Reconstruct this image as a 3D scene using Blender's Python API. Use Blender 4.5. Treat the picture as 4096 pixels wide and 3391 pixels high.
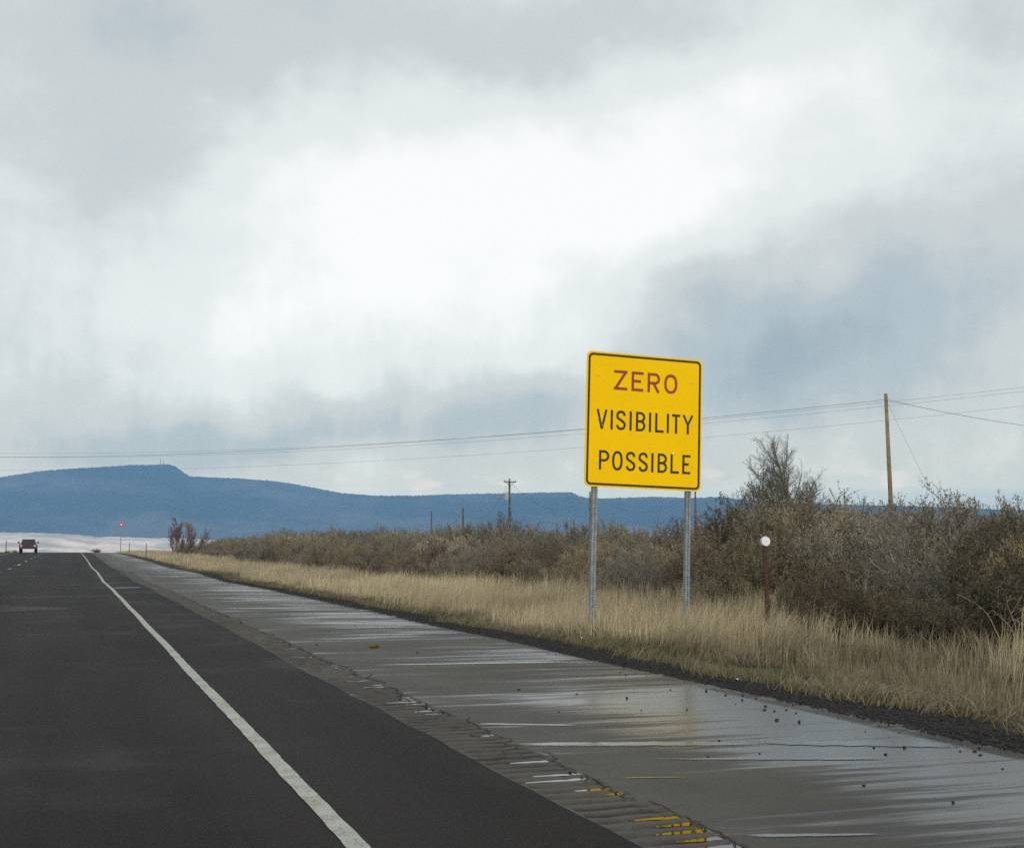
import bpy, math, random
import numpy as np
from mathutils import Vector, Matrix

for o in list(bpy.data.objects):
    bpy.data.objects.remove(o)
scene = bpy.context.scene
COL = scene.collection

# ------------------------------------------------------------------ camera
W_PX, H_PX, FPX, EYE = 4096.0, 3391.0, 5120.0, 1.15
PITCH = math.atan(492.5 / FPX)
YAW = math.atan(1759.4 / FPX * math.cos(PITCH))
FWD = np.array([math.sin(YAW) * math.cos(PITCH), math.cos(YAW) * math.cos(PITCH), math.sin(PITCH)])
RGT = np.array([math.cos(YAW), -math.sin(YAW), 0.0])
UPV = np.cross(RGT, FWD)
EYEP = np.array([0.0, 0.0, EYE])
cam_data = bpy.data.cameras.new('camera')
cam_data.sensor_width = 36.0
cam_data.lens = 36.0 * FPX / W_PX
cam_data.clip_start = 0.05
cam_data.clip_end = 40000
cam = bpy.data.objects.new('camera', cam_data)
COL.objects.link(cam)
cam.matrix_world = Matrix(((RGT[0], UPV[0], -FWD[0], 0), (RGT[1], UPV[1], -FWD[1], 0),
                           (RGT[2], UPV[2], -FWD[2], EYE), (0, 0, 0, 1)))
scene.camera = cam


def ray(x, y):
    return FWD + RGT * (x - W_PX / 2) / FPX + UPV * (H_PX / 2 - y) / FPX


def at(x, y, depth):
    return EYEP + ray(x, y) * depth


def proj(p):
    q = np.asarray(p, float) - EYEP
    d = q @ FWD
    return W_PX / 2 + FPX * (q @ RGT) / d, H_PX / 2 - FPX * (q @ UPV) / d, d


# ------------------------------------------------------------------ world, sun, exposure
SUN_EL, SUN_AZ = math.radians(25), math.radians(180 + 18)   # behind the camera, to its left
scene.view_settings.view_transform = 'Standard'
scene.view_settings.look = 'None'
scene.view_settings.exposure = 0.46
scene.view_settings.gamma = 1.0
scene.view_settings.use_curve_mapping = False


SKY_GAIN = 0.745


class V:
    """A float socket with arithmetic, so that node maths reads as maths."""
    tree = None

    def __init__(self, s):
        self.s = s

    @staticmethod
    def op(kind, *a, clamp=False):
        n = V.tree.nodes.new('ShaderNodeMath')
        n.operation = kind
        n.use_clamp = clamp
        for i, v in enumerate(a):
            if isinstance(v, V):
                V.tree.links.new(v.s, n.inputs[i])
            else:
                n.inputs[i].default_value = float(v)
        return V(n.outputs[0])

    def __add__(self, b): return V.op('ADD', self, b)
    def __radd__(self, b): return V.op('ADD', b, self)
    def __sub__(self, b): return V.op('SUBTRACT', self, b)
    def __rsub__(self, b): return V.op('SUBTRACT', b, self)
    def __mul__(self, b): return V.op('MULTIPLY', self, b)
    def __rmul__(self, b): return V.op('MULTIPLY', b, self)
    def __truediv__(self, b): return V.op('DIVIDE', self, b)


def v_clamp(a):
    return V.op('ADD', a, 0.0, clamp=True)


def v_step(a, lo, hi):
    n = V.tree.nodes.new('ShaderNodeMapRange')
    n.interpolation_type = 'SMOOTHSTEP'
    V.tree.links.new(a.s, n.inputs[0])
    n.inputs[1].default_value = lo
    n.inputs[2].default_value = hi
    return V(n.outputs[0])


def v_vec(x, y, z):
    n = V.tree.nodes.new('ShaderNodeCombineXYZ')
    for i, v in enumerate((x, y, z)):
        if isinstance(v, V):
            V.tree.links.new(v.s, n.inputs[i])
        else:
            n.inputs[i].default_value = v
    return n.outputs[0]


def v_noise(vec, scale, detail=4.0, rough=0.55):
    n = V.tree.nodes.new('ShaderNodeTexNoise')
    n.inputs['Scale'].default_value = scale
    n.inputs['Detail'].default_value = detail
    n.inputs['Roughness'].default_value = rough
    if vec is not None:
        V.tree.links.new(vec, n.inputs['Vector'])
    return V(n.outputs[0])


def v_mix(fac, a, b):
    n = V.tree.nodes.new('ShaderNodeMix')
    n.data_type = 'RGBA'
    for i, v in ((0, fac), (6, a), (7, b)):
        if isinstance(v, V):
            V.tree.links.new(v.s, n.inputs[i])
        elif hasattr(v, 'is_output'):
            V.tree.links.new(v, n.inputs[i])
        elif i == 0:
            n.inputs[i].default_value = v
        else:
            n.inputs[i].default_value = (*v, 1.0)
    return n.outputs[2]


def v_split(sock):
    n = V.tree.nodes.new('ShaderNodeSeparateXYZ')
    V.tree.links.new(sock, n.inputs[0])
    return V(n.outputs[0]), V(n.outputs[1]), V(n.outputs[2])


world = bpy.data.worlds.new('World')
scene.world = world
world.use_nodes = True
V.tree = world.node_tree
V.tree.nodes.clear()
w_out = V.tree.nodes.new('ShaderNodeOutputWorld')
w_bg = V.tree.nodes.new('ShaderNodeBackground')
w_bg.inputs['Strength'].default_value = 0.1
w_tc = V.tree.nodes.new('ShaderNodeTexCoord')
w_sky = V.tree.nodes.new('ShaderNodeTexSky')
w_sky.sky_type = 'NISHITA'
w_sky.sun_disc = False
w_sky.sun_elevation = SUN_EL
w_sky.sun_rotation = SUN_AZ
w_sky.altitude = 1300
dx, dy, dz = v_split(w_tc.outputs['Generated'])
az = V.op('ARCTAN2', dx, dy)
el = V.op('ARCSINE', dz)
dirv = w_tc.outputs['Generated']
# soft, wind-drawn cloud fields (direction space of the sky itself)
n_big = v_noise(v_vec(dx, dy, dz * 1.9), 2.6, 6, 0.52)
n_mid = v_noise(v_vec(dx + 3.1, dy, dz * 1.5), 6.5, 6, 0.56)
n_str = v_noise(v_vec(az * 3.4, el * 0.9 + 4.0, 0.3), 6.0, 5, 0.6)       # hanging rain veils
n_wx = v_noise(v_vec(dx, dy + 7.0, dz), 5.0, 5, 0.6) - 0.5
n_wy = v_noise(v_vec(dx, dy - 5.0, dz), 5.0, 5, 0.6) - 0.5
azw = az + n_wx * 0.16
elw = el + n_wy * 0.10
n_fin = v_noise(v_vec(dx, dy - 2.0, dz * 1.3), 15.0, 6, 0.62)
lum = 0.68 + (n_big - 0.5) * 0.26 + (n_mid - 0.5) * 0.30 + (n_fin - 0.5) * 0.20


def blob(px, py, sx, sy, amp):
    """A thicker or thinner place in the cloud deck, at the direction it has in the photograph."""
    global lum
    d = ray(px, py)
    d = d / np.linalg.norm(d)
    a0, e0 = math.atan2(d[0], d[1]), math.asin(d[2])
    ux = (azw - a0) * (1.0 / (sx / FPX))
    uy = (elw - e0) * (1.0 / (sy / FPX))
    g = V.op('EXPONENT', (ux * ux + uy * uy) * -0.5)
    lum = lum + g * amp


for b in ((2100, 780, 640, 300, .30), (1300, 960, 460, 260, .19), (3350, 420, 480, 230, .19), (2700, 640, 330, 260, .16),
          (700, 230, 760, 220, -.10), (430, 640, 420, 190, -.10), (1800, 110, 620, 130, -.13), (3020, 1420, 430, 200, -.36),
          (3600, 1230, 420, 150, -.16), (2840, 1080, 130, 120, -.14), (700, 1740, 560, 100, -.22), (2080, 1630, 280, 110, -.22),
          (650, 1330, 560, 180, .12), (60, 860, 260, 240, .06), (2050, 1380, 200, 180, .10), (1350, 1350, 380, 160, .10),
          (3950, 480, 250, 420, -.05), (1500, 1720, 420, 80, -.08)):
    blob(*b)
lum = lum + (n_str - 0.5) * 0.30 * v_step(el, 0.34, 0.10) * v_step(el, 0.015, 0.07)
low = v_step(el, 0.065, 0.015)
# low fair-weather clouds near the skyline
n_cu = v_noise(v_vec(az * 1.0, el * 2.6, 1.7), 17.0, 5, 0.55)
cu = v_step(n_cu, 0.54, 0.66) * v_step(el, 0.075, 0.045)
ramp = V.tree.nodes.new('ShaderNodeValToRGB')
cr = ramp.color_ramp
cr.interpolation = 'EASE'
cr.elements[0].position, cr.elements[0].color = 0.26, (0.355, 0.435, 0.490, 1)
cr.elements[1].position, cr.elements[1].color = 1.0, (0.985, 0.990, 0.985, 1)
for p, c in ((0.44, (0.455, 0.53, 0.575)), (0.60, (0.600, 0.640, 0.645)), (0.80, (0.800, 0.840, 0.830))):
    e = cr.elements.new(p)
    e.color = (*c, 1)
V.tree.links.new(lum.s, ramp.inputs[0])
col = v_mix(low * 0.75, ramp.outputs[0], (0.60, 0.70, 0.715))
col = v_mix(cu * 0.75, col, (0.80, 0.775, 0.74))
# the deck is seen through the haze of the valley (below): brighten it by what that air takes away
HAZE_DENSITY, HAZE_TOP = 1.25e-4, 500.0
HAZE_COLOR = (0.29, 0.58, 0.98)
AIR = tuple(0.45 * c for c in HAZE_COLOR)
path = V.op('MINIMUM', V.op('DIVIDE', HAZE_TOP, V.op('MAXIMUM', dz, 0.02)), 11000.0)
trans = V.op('EXPONENT', path * -HAZE_DENSITY)
w_sep = V.tree.nodes.new('ShaderNodeSeparateColor')
V.tree.links.new(col, w_sep.inputs[0])
w_cmb = V.tree.nodes.new('ShaderNodeCombineColor')
for i in range(3):
    ch = V.op('MAXIMUM', (V(w_sep.outputs[i]) * SKY_GAIN - (1.0 - trans) * AIR[i]) / trans, 0.1) * 10.0
    V.tree.links.new(ch.s, w_cmb.inputs[i])
final = v_mix(0.93, w_sky.outputs[0], w_cmb.outputs[0])
V.tree.links.new(final, w_bg.inputs['Color'])
V.tree.links.new(w_bg.outputs[0], w_out.inputs[0])

sun_data = bpy.data.lights.new('sun', 'SUN')
sun_data.energy = 1.5
sun_data.angle = math.radians(22)
sun_data.color = (1.0, 0.95, 0.88)
sun = bpy.data.objects.new('sun', sun_data)
COL.objects.link(sun)
sd = Vector((math.sin(SUN_AZ) * math.cos(SUN_EL), math.cos(SUN_AZ) * math.cos(SUN_EL), math.sin(SUN_EL)))
sun.rotation_euler = (-sd).to_track_quat('-Z', 'Y').to_euler()
sun.location = (-20, -30, 40)

# ------------------------------------------------------------------ helpers
rng = np.random.default_rng(7)
random.seed(7)


def mesh_np(name, verts, tris=None, quads=None, smooth=False):
    me = bpy.data.meshes.new(name)
    verts = np.asarray(verts, np.float32)
    me.vertices.add(len(verts))
    me.vertices.foreach_set('co', verts.ravel())
    loops, starts, n = [], [], 0
    if quads is not None and len(quads):
        q = np.asarray(quads, np.int32)
        loops.append(q.ravel())
        starts.append(np.arange(len(q), dtype=np.int32) * 4)
        n = len(q) * 4
    if tris is not None and len(tris):
        t = np.asarray(tris, np.int32)
        loops.append(t.ravel())
        starts.append(n + np.arange(len(t), dtype=np.int32) * 3)
    loops = np.concatenate(loops)
    starts = np.concatenate(starts)
    me.loops.add(len(loops))
    me.loops.foreach_set('vertex_index', loops)
    me.polygons.add(len(starts))
    me.polygons.foreach_set('loop_start', starts)
    me.update(calc_edges=True)
    me.validate()
    if smooth:
        me.polygons.foreach_set('use_smooth', np.ones(len(me.polygons), bool))
    return me


def link(name, me, mat=None, parent=None, loc=None, **props):
    o = bpy.data.objects.new(name, me)
    COL.objects.link(o)
    if mat is not None:
        me.materials.append(mat)
    if parent is not None:
        o.parent = parent
    if loc is not None:
        o.location = loc
    for k, v in props.items():
        o[k] = v
    return o


def empty(name, loc, label, cat, group=None, rz=0.0):
    o = bpy.data.objects.new(name, None)
    o.empty_display_size = 0.2
    COL.objects.link(o)
    o.location = loc
    o.rotation_euler = (0, 0, rz)
    o['label'] = label
    o['category'] = cat
    if group:
        o['group'] = group
    return o


class MB:
    """Collects shapes into one mesh."""
    def __init__(self):
        self.v, self.f = [], []

    def add(self, vs, fs):
        b = len(self.v)
        self.v += [tuple(map(float, p)) for p in vs]
        self.f += [tuple(i + b for i in f) for f in fs]
        return self

    def box(self, c, s, taper=1.0):
        x, y, z = (k / 2 for k in s)
        vs = [(c[0] + a * x * (taper if k > 0 else 1), c[1] + b * y * (taper if k > 0 else 1), c[2] + k * z)
              for k in (-1, 1) for b in (-1, 1) for a in (-1, 1)]
        return self.add(vs, [(0, 2, 3, 1), (4, 5, 7, 6), (0, 1, 5, 4), (2, 6, 7, 3), (0, 4, 6, 2), (1, 3, 7, 5)])

    def tube(self, pts, rad, n=6, cap=True):
        pts = [Vector(p) for p in pts]
        if not hasattr(rad, '__len__'):
            rad = [rad] * len(pts)
        rings = []
        for i, p in enumerate(pts):
            t = (pts[min(i + 1, len(pts) - 1)] - pts[max(i - 1, 0)]).normalized()
            a = t.cross(Vector((0, 0, 1)) if abs(t.z) < 0.9 else Vector((1, 0, 0))).normalized()
            b = t.cross(a)
            rings.append([p + (a * math.cos(k * 2 * math.pi / n) + b * math.sin(k * 2 * math.pi / n)) * rad[i] for k in range(n)])
        vs = [q for r in rings for q in r]
        fs = [(i * n + k, i * n + (k + 1) % n, (i + 1) * n + (k + 1) % n, (i + 1) * n + k)
              for i in range(len(pts) - 1) for k in range(n)]
        if cap:
            fs += [tuple(range(n - 1, -1, -1)), tuple((len(pts) - 1) * n + k for k in range(n))]
        return self.add(vs, fs)

    def prism(self, outline, y0, y1):
        """Outline of (x, z) extruded along y."""
        n = len(outline)
        vs = [(x, y0, z) for x, z in outline] + [(x, y1, z) for x, z in outline]
        fs = [tuple(range(n)), tuple(range(2 * n - 1, n - 1, -1))]
        fs += [(i, i + n, (i + 1) % n + n, (i + 1) % n) for i in range(n)]
        return self.add(vs, fs)

    def mesh(self, name, smooth=False):
        me = bpy.data.meshes.new(name)
        me.from_pydata(self.v, [], self.f)
        me.update()
        if smooth:
            me.polygons.foreach_set('use_smooth', np.ones(len(me.polygons), bool))
        return me

    def build(self, name, mat, parent=None, loc=None, smooth=False, **props):
        return link(name, self.mesh(name, smooth), mat, parent, loc, **props)


def vnoise(x, y, seed=0):
    """Smooth value noise, about -1..1."""
    x, y = np.asarray(x, float), np.asarray(y, float)
    xi, yi = np.floor(x).astype(np.int64), np.floor(y).astype(np.int64)
    fx, fy = x - xi, y - yi
    fx, fy = fx * fx * (3 - 2 * fx), fy * fy * (3 - 2 * fy)

    def h(i, j):
        k = (i * 374761393 + j * 668265263 + seed * 974634777) & 0x7fffffff
        k = ((k ^ (k >> 13)) * 1274126177) & 0x7fffffff
        return ((k ^ (k >> 16)) & 0xffff) / 32767.5 - 1
    return (h(xi, yi) * (1 - fx) + h(xi + 1, yi) * fx) * (1 - fy) + (h(xi, yi + 1) * (1 - fx) + h(xi + 1, yi + 1) * fx) * fy


def fbm(x, y, oct=4, seed=0):
    s, a = 0, 1.0
    for k in range(oct):
        s = s + a * vnoise(np.asarray(x) * 2 ** k, np.asarray(y) * 2 ** k, seed + k)
        a *= 0.5
    return s


def sstep(a, b, x):
    t = np.clip((np.asarray(x, float) - a) / (b - a), 0, 1)
    return t * t * (3 - 2 * t)


# ------------------------------------------------------------------ materials
def material(name, base=(0.5, 0.5, 0.5), rough=0.7, spec=0.3, metal=0.0):
    m = bpy.data.materials.new(name)
    m.use_nodes = True
    V.tree = m.node_tree
    b = m.node_tree.nodes['Principled BSDF']
    b.inputs['Base Color'].default_value = (*base, 1)
    b.inputs['Roughness'].default_value = rough
    b.inputs['Specular IOR Level'].default_value = spec
    b.inputs['Metallic'].default_value = metal
    return m, b


def pos_xyz():
    g = V.tree.nodes.new('ShaderNodeNewGeometry')
    return v_split(g.outputs['Position'])


def obj_vec():
    return V.tree.nodes.new('ShaderNodeTexCoord').outputs['Object']


def wire_in(b, key, v):
    V.tree.links.new(v.s if isinstance(v, V) else v, b.inputs[key])


def bump(b, h, dist, strength=1.0):
    n = V.tree.nodes.new('ShaderNodeBump')
    n.inputs['Distance'].default_value = dist
    n.inputs['Strength'].default_value = strength
    V.tree.links.new(h.s, n.inputs['Height'])
    V.tree.links.new(n.outputs[0], b.inputs['Normal'])


def mottled(name, c1, c2, scale, rough=0.75, spec=0.25, detail=4, metal=0.0, bmp=0.0):
    m, b = material(name, c1, rough, spec, metal)
    n = v_noise(obj_vec(), scale, detail, 0.6)
    wire_in(b, 'Base Color', v_mix(v_step(n, 0.35, 0.65), c1, c2))
    if bmp:
        bump(b, n, bmp)
    return m


# fresh asphalt
m_asphalt, b = material('asphalt', rough=0.75, spec=0.04)
px, py, pz = pos_xyz()
fine = v_noise(v_vec(px, py, 0.0), 34, 5, 0.75)
grit = v_noise(v_vec(px, py, 3.0), 90, 3, 0.7)
track = v_noise(v_vec(px * 1.0, py * 0.06, 0.0), 1.3, 4, 0.55)
damp = v_step(v_noise(v_vec(px * 0.5, py * 0.45, 5.0), 1.1, 5, 0.6), 0.50, 0.78)
wheel = V.op('COSINE', (px + 0.55) * 3.5) * 0.5 + 0.5                  # paler, polished wheel paths
old = v_noise(v_vec(px * 0.35, py * 0.12, 12.0), 1.0, 5, 0.6)
base = v_mix(v_clamp(v_step(track, 0.3, 0.7) * 0.6 + wheel * v_step(old, 0.35, 0.6) * 0.5), (0.0165, 0.0140, 0.0135), (0.0310, 0.0262, 0.0250))
base = v_mix(v_step(fine, 0.52, 0.74) * 0.6, base, (0.064, 0.056, 0.053))
base = v_mix(v_step(grit, 0.44, 0.30) * 0.7, base, (0.009, 0.008, 0.008))
wire_in(b, 'Base Color', base)
wire_in(b, 'Roughness', 0.66 - damp * 0.20)
bump(b, fine * 0.6 + grit * 0.4, 0.006, 0.8)

# old, wet shoulder pavement
def wet_pavement(name, dry1, dry2, wetness, grooves=False):
    m, b = material(name, rough=0.6, spec=0.5)
    px, py, pz = pos_xyz()
    wob = v_noise(v_vec(px * 0.5, py * 0.5, 7.0), 1.0, 2, 0.5)
    pyw = py + wob * 0.5
    band = v_noise(v_vec(px * 0.42, pyw * 3.0, 0.0), 1.0, 5, 0.60)
    band2 = v_noise(v_vec(px * 0.33, pyw * 0.75, 9.0), 1.0, 4, 0.55)
    thin = v_noise(v_vec(px * 0.20, py * 13.0, 4.0), 1.0, 3, 0.6)
    side = v_step(px, 2.9, 4.7) * v_step(px, 5.35, 5.0)                # water lies on the low outer side
    near = v_step(py, 11.5, 7.5) * v_step(px, 2.75, 3.9)
    wetv = band * 0.50 + band2 * 0.50 + side * 0.070 + near * 0.12 + wetness
    film = v_step(wetv, 0.475, 0.57)
    pool = v_step(wetv + (thin - 0.5) * 0.34, 0.54, 0.67)
    fine = v_noise(v_vec(px, py, 0.0), 36, 5, 0.75)
    grit = v_noise(v_vec(px, py, 2.0), 85, 3, 0.7)
    patch = v_noise(v_vec(px * 0.8, py * 0.8, 0.0), 0.9, 4, 0.6)
    base = v_mix(v_step(patch, 0.3, 0.7), dry1, dry2)
    base = v_mix(v_step(fine, 0.5, 0.75) * 0.35, base, tuple(c * 1.5 for c in dry2))
    base = v_mix(v_step(grit, 0.45, 0.30) * 0.7, base, tuple(c * 0.40 for c in dry1))
    base = v_mix(film * 0.78, base, (0.026, 0.023, 0.021))
    wire_in(b, 'Base Color', base)
    wire_in(b, 'Roughness', 0.74 - film * 0.22 - pool * 0.32)
    wire_in(b, 'Specular IOR Level', 0.14 + film * 0.10 + pool * 0.36)
    h = fine * 0.6 + grit * 0.4
    bump(b, h * (1.0 - film * 0.5) * (1.0 - pool * 0.8), 0.006, 0.8)
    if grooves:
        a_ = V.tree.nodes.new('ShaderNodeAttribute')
        a_.attribute_name = 'silt_shade'
        silt_shade = V(a_.outputs['Fac'])
        wire_in(b, 'Base Color', v_mix(silt_shade * 0.88, base, (0.020, 0.018, 0.016)))  # damp silt plus shade painted into the groove bottoms for contrast
    return m


m_shoulder = wet_pavement('shoulder_pavement', (0.066, 0.062, 0.052), (0.094, 0.090, 0.076), 0.0)
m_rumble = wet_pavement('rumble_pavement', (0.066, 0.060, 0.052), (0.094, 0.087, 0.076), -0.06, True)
m_water, b = material('water', (0.012, 0.013, 0.013), 0.03, 0.5)
b.inputs['IOR'].default_value = 1.5
b.inputs['Specular IOR Level'].default_value = 1.0
m_crack = mottled('crack_filler', (0.010, 0.009, 0.009), (0.028, 0.026, 0.024), 30)

m_paint, b = material('road_paint', rough=0.6, spec=0.3)
px, py, pz = pos_xyz()
sp = v_noise(v_vec(px, py, 0.0), 48, 3, 0.75)
sp2 = v_noise(v_vec(px, py, 6.0), 5, 3, 0.6)
base = v_mix(v_step(sp2, 0.3, 0.7), (0.30, 0.305, 0.262), (0.40, 0.405, 0.352))
wire_in(b, 'Base Color', v_mix(v_step(sp + (sp2 - 0.5) * 0.18, 0.47, 0.36) * 0.85, base, (0.075, 0.072, 0.066)))
bump(b, sp, 0.004, 0.6)

# ground of the verge and beyond
m_ground, b = material('earth', rough=0.95, spec=0.1)
px, py, pz = pos_xyz()
g1 = v_noise(v_vec(px, py, 0.0), 0.8, 5, 0.6)
g2 = v_noise(v_vec(px, py, 0.0), 14, 4, 0.65)
base = v_mix(v_step(g1, 0.35, 0.65), (0.050, 0.040, 0.027), (0.080, 0.065, 0.043))
base = v_mix(v_step(g2, 0.45, 0.7) * 0.5, base, (0.045, 0.042, 0.026))
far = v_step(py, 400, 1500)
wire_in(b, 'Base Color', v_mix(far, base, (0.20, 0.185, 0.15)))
bump(b, g2, 0.03, 0.7)
m_cinder = mottled('cinder_gravel', (0.011, 0.010, 0.010), (0.028, 0.025, 0.024), 60, 0.85, 0.25, 4, bmp=0.02)
m_chip = mottled('gravel_chips', (0.011, 0.010, 0.010), (0.036, 0.032, 0.030), 25, 0.8, 0.3)


def blade_material(name, rough=0.75, trans=0.25):
    """Colour from the per-blade tint attribute; light passes through the thin leaf."""
    m = bpy.data.materials.new(name)
    m.use_nodes = True
    V.tree = m.node_tree
    b = m.node_tree.nodes['Principled BSDF']
    b.inputs['Roughness'].default_value = rough
    b.inputs['Specular IOR Level'].default_value = 0.2
    a = V.tree.nodes.new('ShaderNodeAttribute')
    a.attribute_name = 'tint'
    V.tree.links.new(a.outputs['Color'], b.inputs['Base Color'])
    t = V.tree.nodes.new('ShaderNodeBsdfTranslucent')
    V.tree.links.new(a.outputs['Color'], t.inputs['Color'])
    mx = V.tree.nodes.new('ShaderNodeMixShader')
    mx.inputs[0].default_value = trans
    V.tree.links.new(b.outputs[0], mx.inputs[1])
    V.tree.links.new(t.outputs[0], mx.inputs[2])
    V.tree.links.new(mx.outputs[0], V.tree.nodes['Material Output'].inputs[0])
    return m


m_blade = blade_material('grass_blade')


def plant_material(name, c1, c2, rough=0.8):
    """Leaf or twig colour that varies over the plant and from plant to plant."""
    m, b = material(name, c1, rough, 0.15)
    n = v_noise(obj_vec(), 5.0, 3, 0.6)
    oi = V.tree.nodes.new('ShaderNodeObjectInfo')
    base = v_mix(v_step(n, 0.3, 0.7), c1, c2)
    hsv = V.tree.nodes.new('ShaderNodeHueSaturation')
    V.tree.links.new(base, hsv.inputs['Color'])
    r = V(oi.outputs['Random'])
    V.tree.links.new((0.62 + r * 0.66).s, hsv.inputs['Value'])
    V.tree.links.new((0.80 + V.op('FRACT', r * 7.3) * 0.4).s, hsv.inputs['Saturation'])
    V.tree.links.new(hsv.outputs[0], b.inputs['Base Color'])
    return m


m_steel = mottled('galvanised_steel', (0.20, 0.22, 0.22), (0.30, 0.32, 0.32), 14, 0.6, 0.4, 4, 0.35)
m_bolt = mottled('bolt_steel', (0.50, 0.50, 0.47), (0.66, 0.66, 0.62), 60, 0.4, 0.5, 3, 0.6)
m_rust = mottled('brown_steel', (0.055, 0.024, 0.020), (0.095, 0.042, 0.032), 16, 0.8, 0.3)
m_wood = mottled('pole_wood', (0.17, 0.128, 0.080), (0.25, 0.192, 0.125), 2.2, 0.85, 0.2)
m_wood_far = mottled('weathered_wood', (0.075, 0.060, 0.052), (0.120, 0.098, 0.083), 2.0, 0.9, 0.15)
m_wire, _ = material('cable', (0.035, 0.037, 0.042), 0.6, 0.3)
m_white = mottled('reflector_white', (0.74, 0.76, 0.75), (0.82, 0.83, 0.82), 30, 0.35, 0.5)
m_grey = mottled('transformer_grey', (0.30, 0.33, 0.33), (0.38, 0.40, 0.40), 5, 0.5, 0.4)
m_yellow, b = material('sign_yellow', (0.95, 0.56, 0.001), 0.6, 0.08)
yn = v_noise(obj_vec(), 1.8, 5, 0.6)
wire_in(b, 'Base Color', v_mix(v_step(yn, 0.3, 0.75), (0.97, 0.575, 0.001), (0.92, 0.540, 0.001)))
m_black = mottled('sign_black', (0.040, 0.032, 0.020), (0.052, 0.042, 0.026), 6, 0.55, 0.3)
m_red = mottled('sign_red', (0.285, 0.046, 0.024), (0.33, 0.060, 0.032), 5, 0.5, 0.3)

# ------------------------------------------------------------------ terrain, road, shoulder
X_LINE, X_ASPH, X_RUM, X_EDGE, X_LEFT = 1.055, 2.12, 2.56, 5.26, -9.0


def z_road(y):
    y = np.asarray(y, float)
    z = 0.45 * sstep(45, 172, y)
    q = np.clip(y - 176, 0, 124)
    z = z - 0.00012 * q * q - 0.0298 * np.clip(y - 300, 0, 1200)
    z = z - 0.05 * np.exp(-((y - 47) / 6.0) ** 2) + 0.035 * np.exp(-((y - 60) / 6.0) ** 2) - 0.05 * np.exp(-((y - 78) / 9.0) ** 2)
    return z + 0.006 * np.sin(y * 0.9) * sstep(4, 14, y) * (1 - sstep(120, 170, y))


def z_ground(x, y):
    x, y = np.asarray(x, float), np.asarray(y, float)
    d = np.where(x > 0, x - X_EDGE, X_LEFT - x)
    c = np.where(d < -0.35, -0.10, -0.052 - 0.085 * sstep(0.1, 1.3, d) + 0.16 * sstep(2.2, 8, d))
    n = 0.035 * fbm(x * 0.7, y * 0.7, 3, 5) * sstep(0.3, 2.0, d) * (1 - sstep(100, 400, np.abs(x)))
    return z_road(y) + c + n


def ground_hit(px_, py_, dz=0.0):
    r = ray(px_, py_)
    t = 1.0
    p = EYEP + r * t
    for _ in range(4000):
        if p[2] <= float(z_ground(p[0], p[1])) + dz:
            break
        t *= 1.004
        p = EYEP + r * t
    return np.array([p[0], p[1], float(z_ground(p[0], p[1])) + dz])


def grid(name, xs, ys, zf):
    X, Y = np.meshgrid(xs, ys)
    Z = zf(X, Y)
    nx, ny = len(xs), len(ys)
    i = np.arange(nx * ny).reshape(ny, nx)
    q = np.stack([i[:-1, :-1], i[:-1, 1:], i[1:, 1:], i[1:, :-1]], -1).reshape(-1, 4)
    return mesh_np(name, np.stack([X, Y, Z], -1).reshape(-1, 3), None, q, True)


gx = np.concatenate([-np.geomspace(10500, 40, 26), np.linspace(-30, -9.6, 10), [-9.2, -8.9, -6, -2, 2, 4.7, 4.85, 4.9, 5.0, 5.1, 5.2, 5.32],
                     np.arange(5.5, 14, 0.25), np.arange(14, 44, 1.5), np.geomspace(46, 10500, 26)])
gy = np.concatenate([[-400, -200, -80, -30, -10, 0], np.arange(2, 40, 0.3), np.arange(40, 230, 1.5), np.geomspace(232, 10500, 46)])
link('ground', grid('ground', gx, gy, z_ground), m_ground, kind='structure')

yr = np.concatenate([[-60, -30, -10, 0], np.arange(2, 40, 0.25), np.arange(40, 260, 0.5), np.geomspace(262, 900, 30)])
# travelled lanes: a fresh overlay with a slightly ragged lip on the right
lip = 0.012 * fbm(yr * 1.7, yr * 0 + 3, 4, 11) + 0.02 * vnoise(yr * 0.3, yr * 0, 12)
V_, Q_ = [], []
cols = [X_LEFT, -5, -1, 1.0, 1.9, None, None]
for j, y in enumerate(yr):
    zz = float(z_road(y))
    for k, x in enumerate(cols):
        if k == 5:
            V_.append((X_ASPH + lip[j] - 0.012, y, zz))
        elif k == 6:
            V_.append((X_ASPH + lip[j] + 0.004, y, zz - 0.030))
        else:
            V_.append((x, y, zz))
nc = len(cols)
for j in range(len(yr) - 1):
    for k in range(nc - 1):
        a = j * nc + k
        Q_.append((a, a + 1, a + nc + 1, a + nc))
link('road', mesh_np('road', V_, None, Q_), m_asphalt, kind='structure')

# shoulder outside the rumble strip, outer edge crumbling
edge = 0.035 * fbm(yr * 0.9, yr * 0 + 8, 4, 21) + 0.05 * vnoise(yr * 0.15, yr * 0, 22)
V_, Q_ = [], []
cols = [X_RUM, 3.4, 4.4, 5.0, None, None]
for j, y in enumerate(yr):
    zz = float(z_road(y)) - 0.018
    for k, x in enumerate(cols):
        if k == 4:
            V_.append((X_EDGE + edge[j], y, zz - 0.012))
        elif k == 5:
            V_.append((X_EDGE + edge[j] + 0.05, y, zz - 0.075))
        else:
            V_.append((x, y, zz - 0.004 * max(0, (x or 0) - X_RUM)))
nc = len(cols)
for j in range(len(yr) - 1):
    for k in range(nc - 1):
        a = j * nc + k
        Q_.append((a, a + 1, a + nc + 1, a + nc))
shoulder = link('road_shoulder', mesh_np('road_shoulder', V_, None, Q_), m_shoulder, kind='structure')

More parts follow.
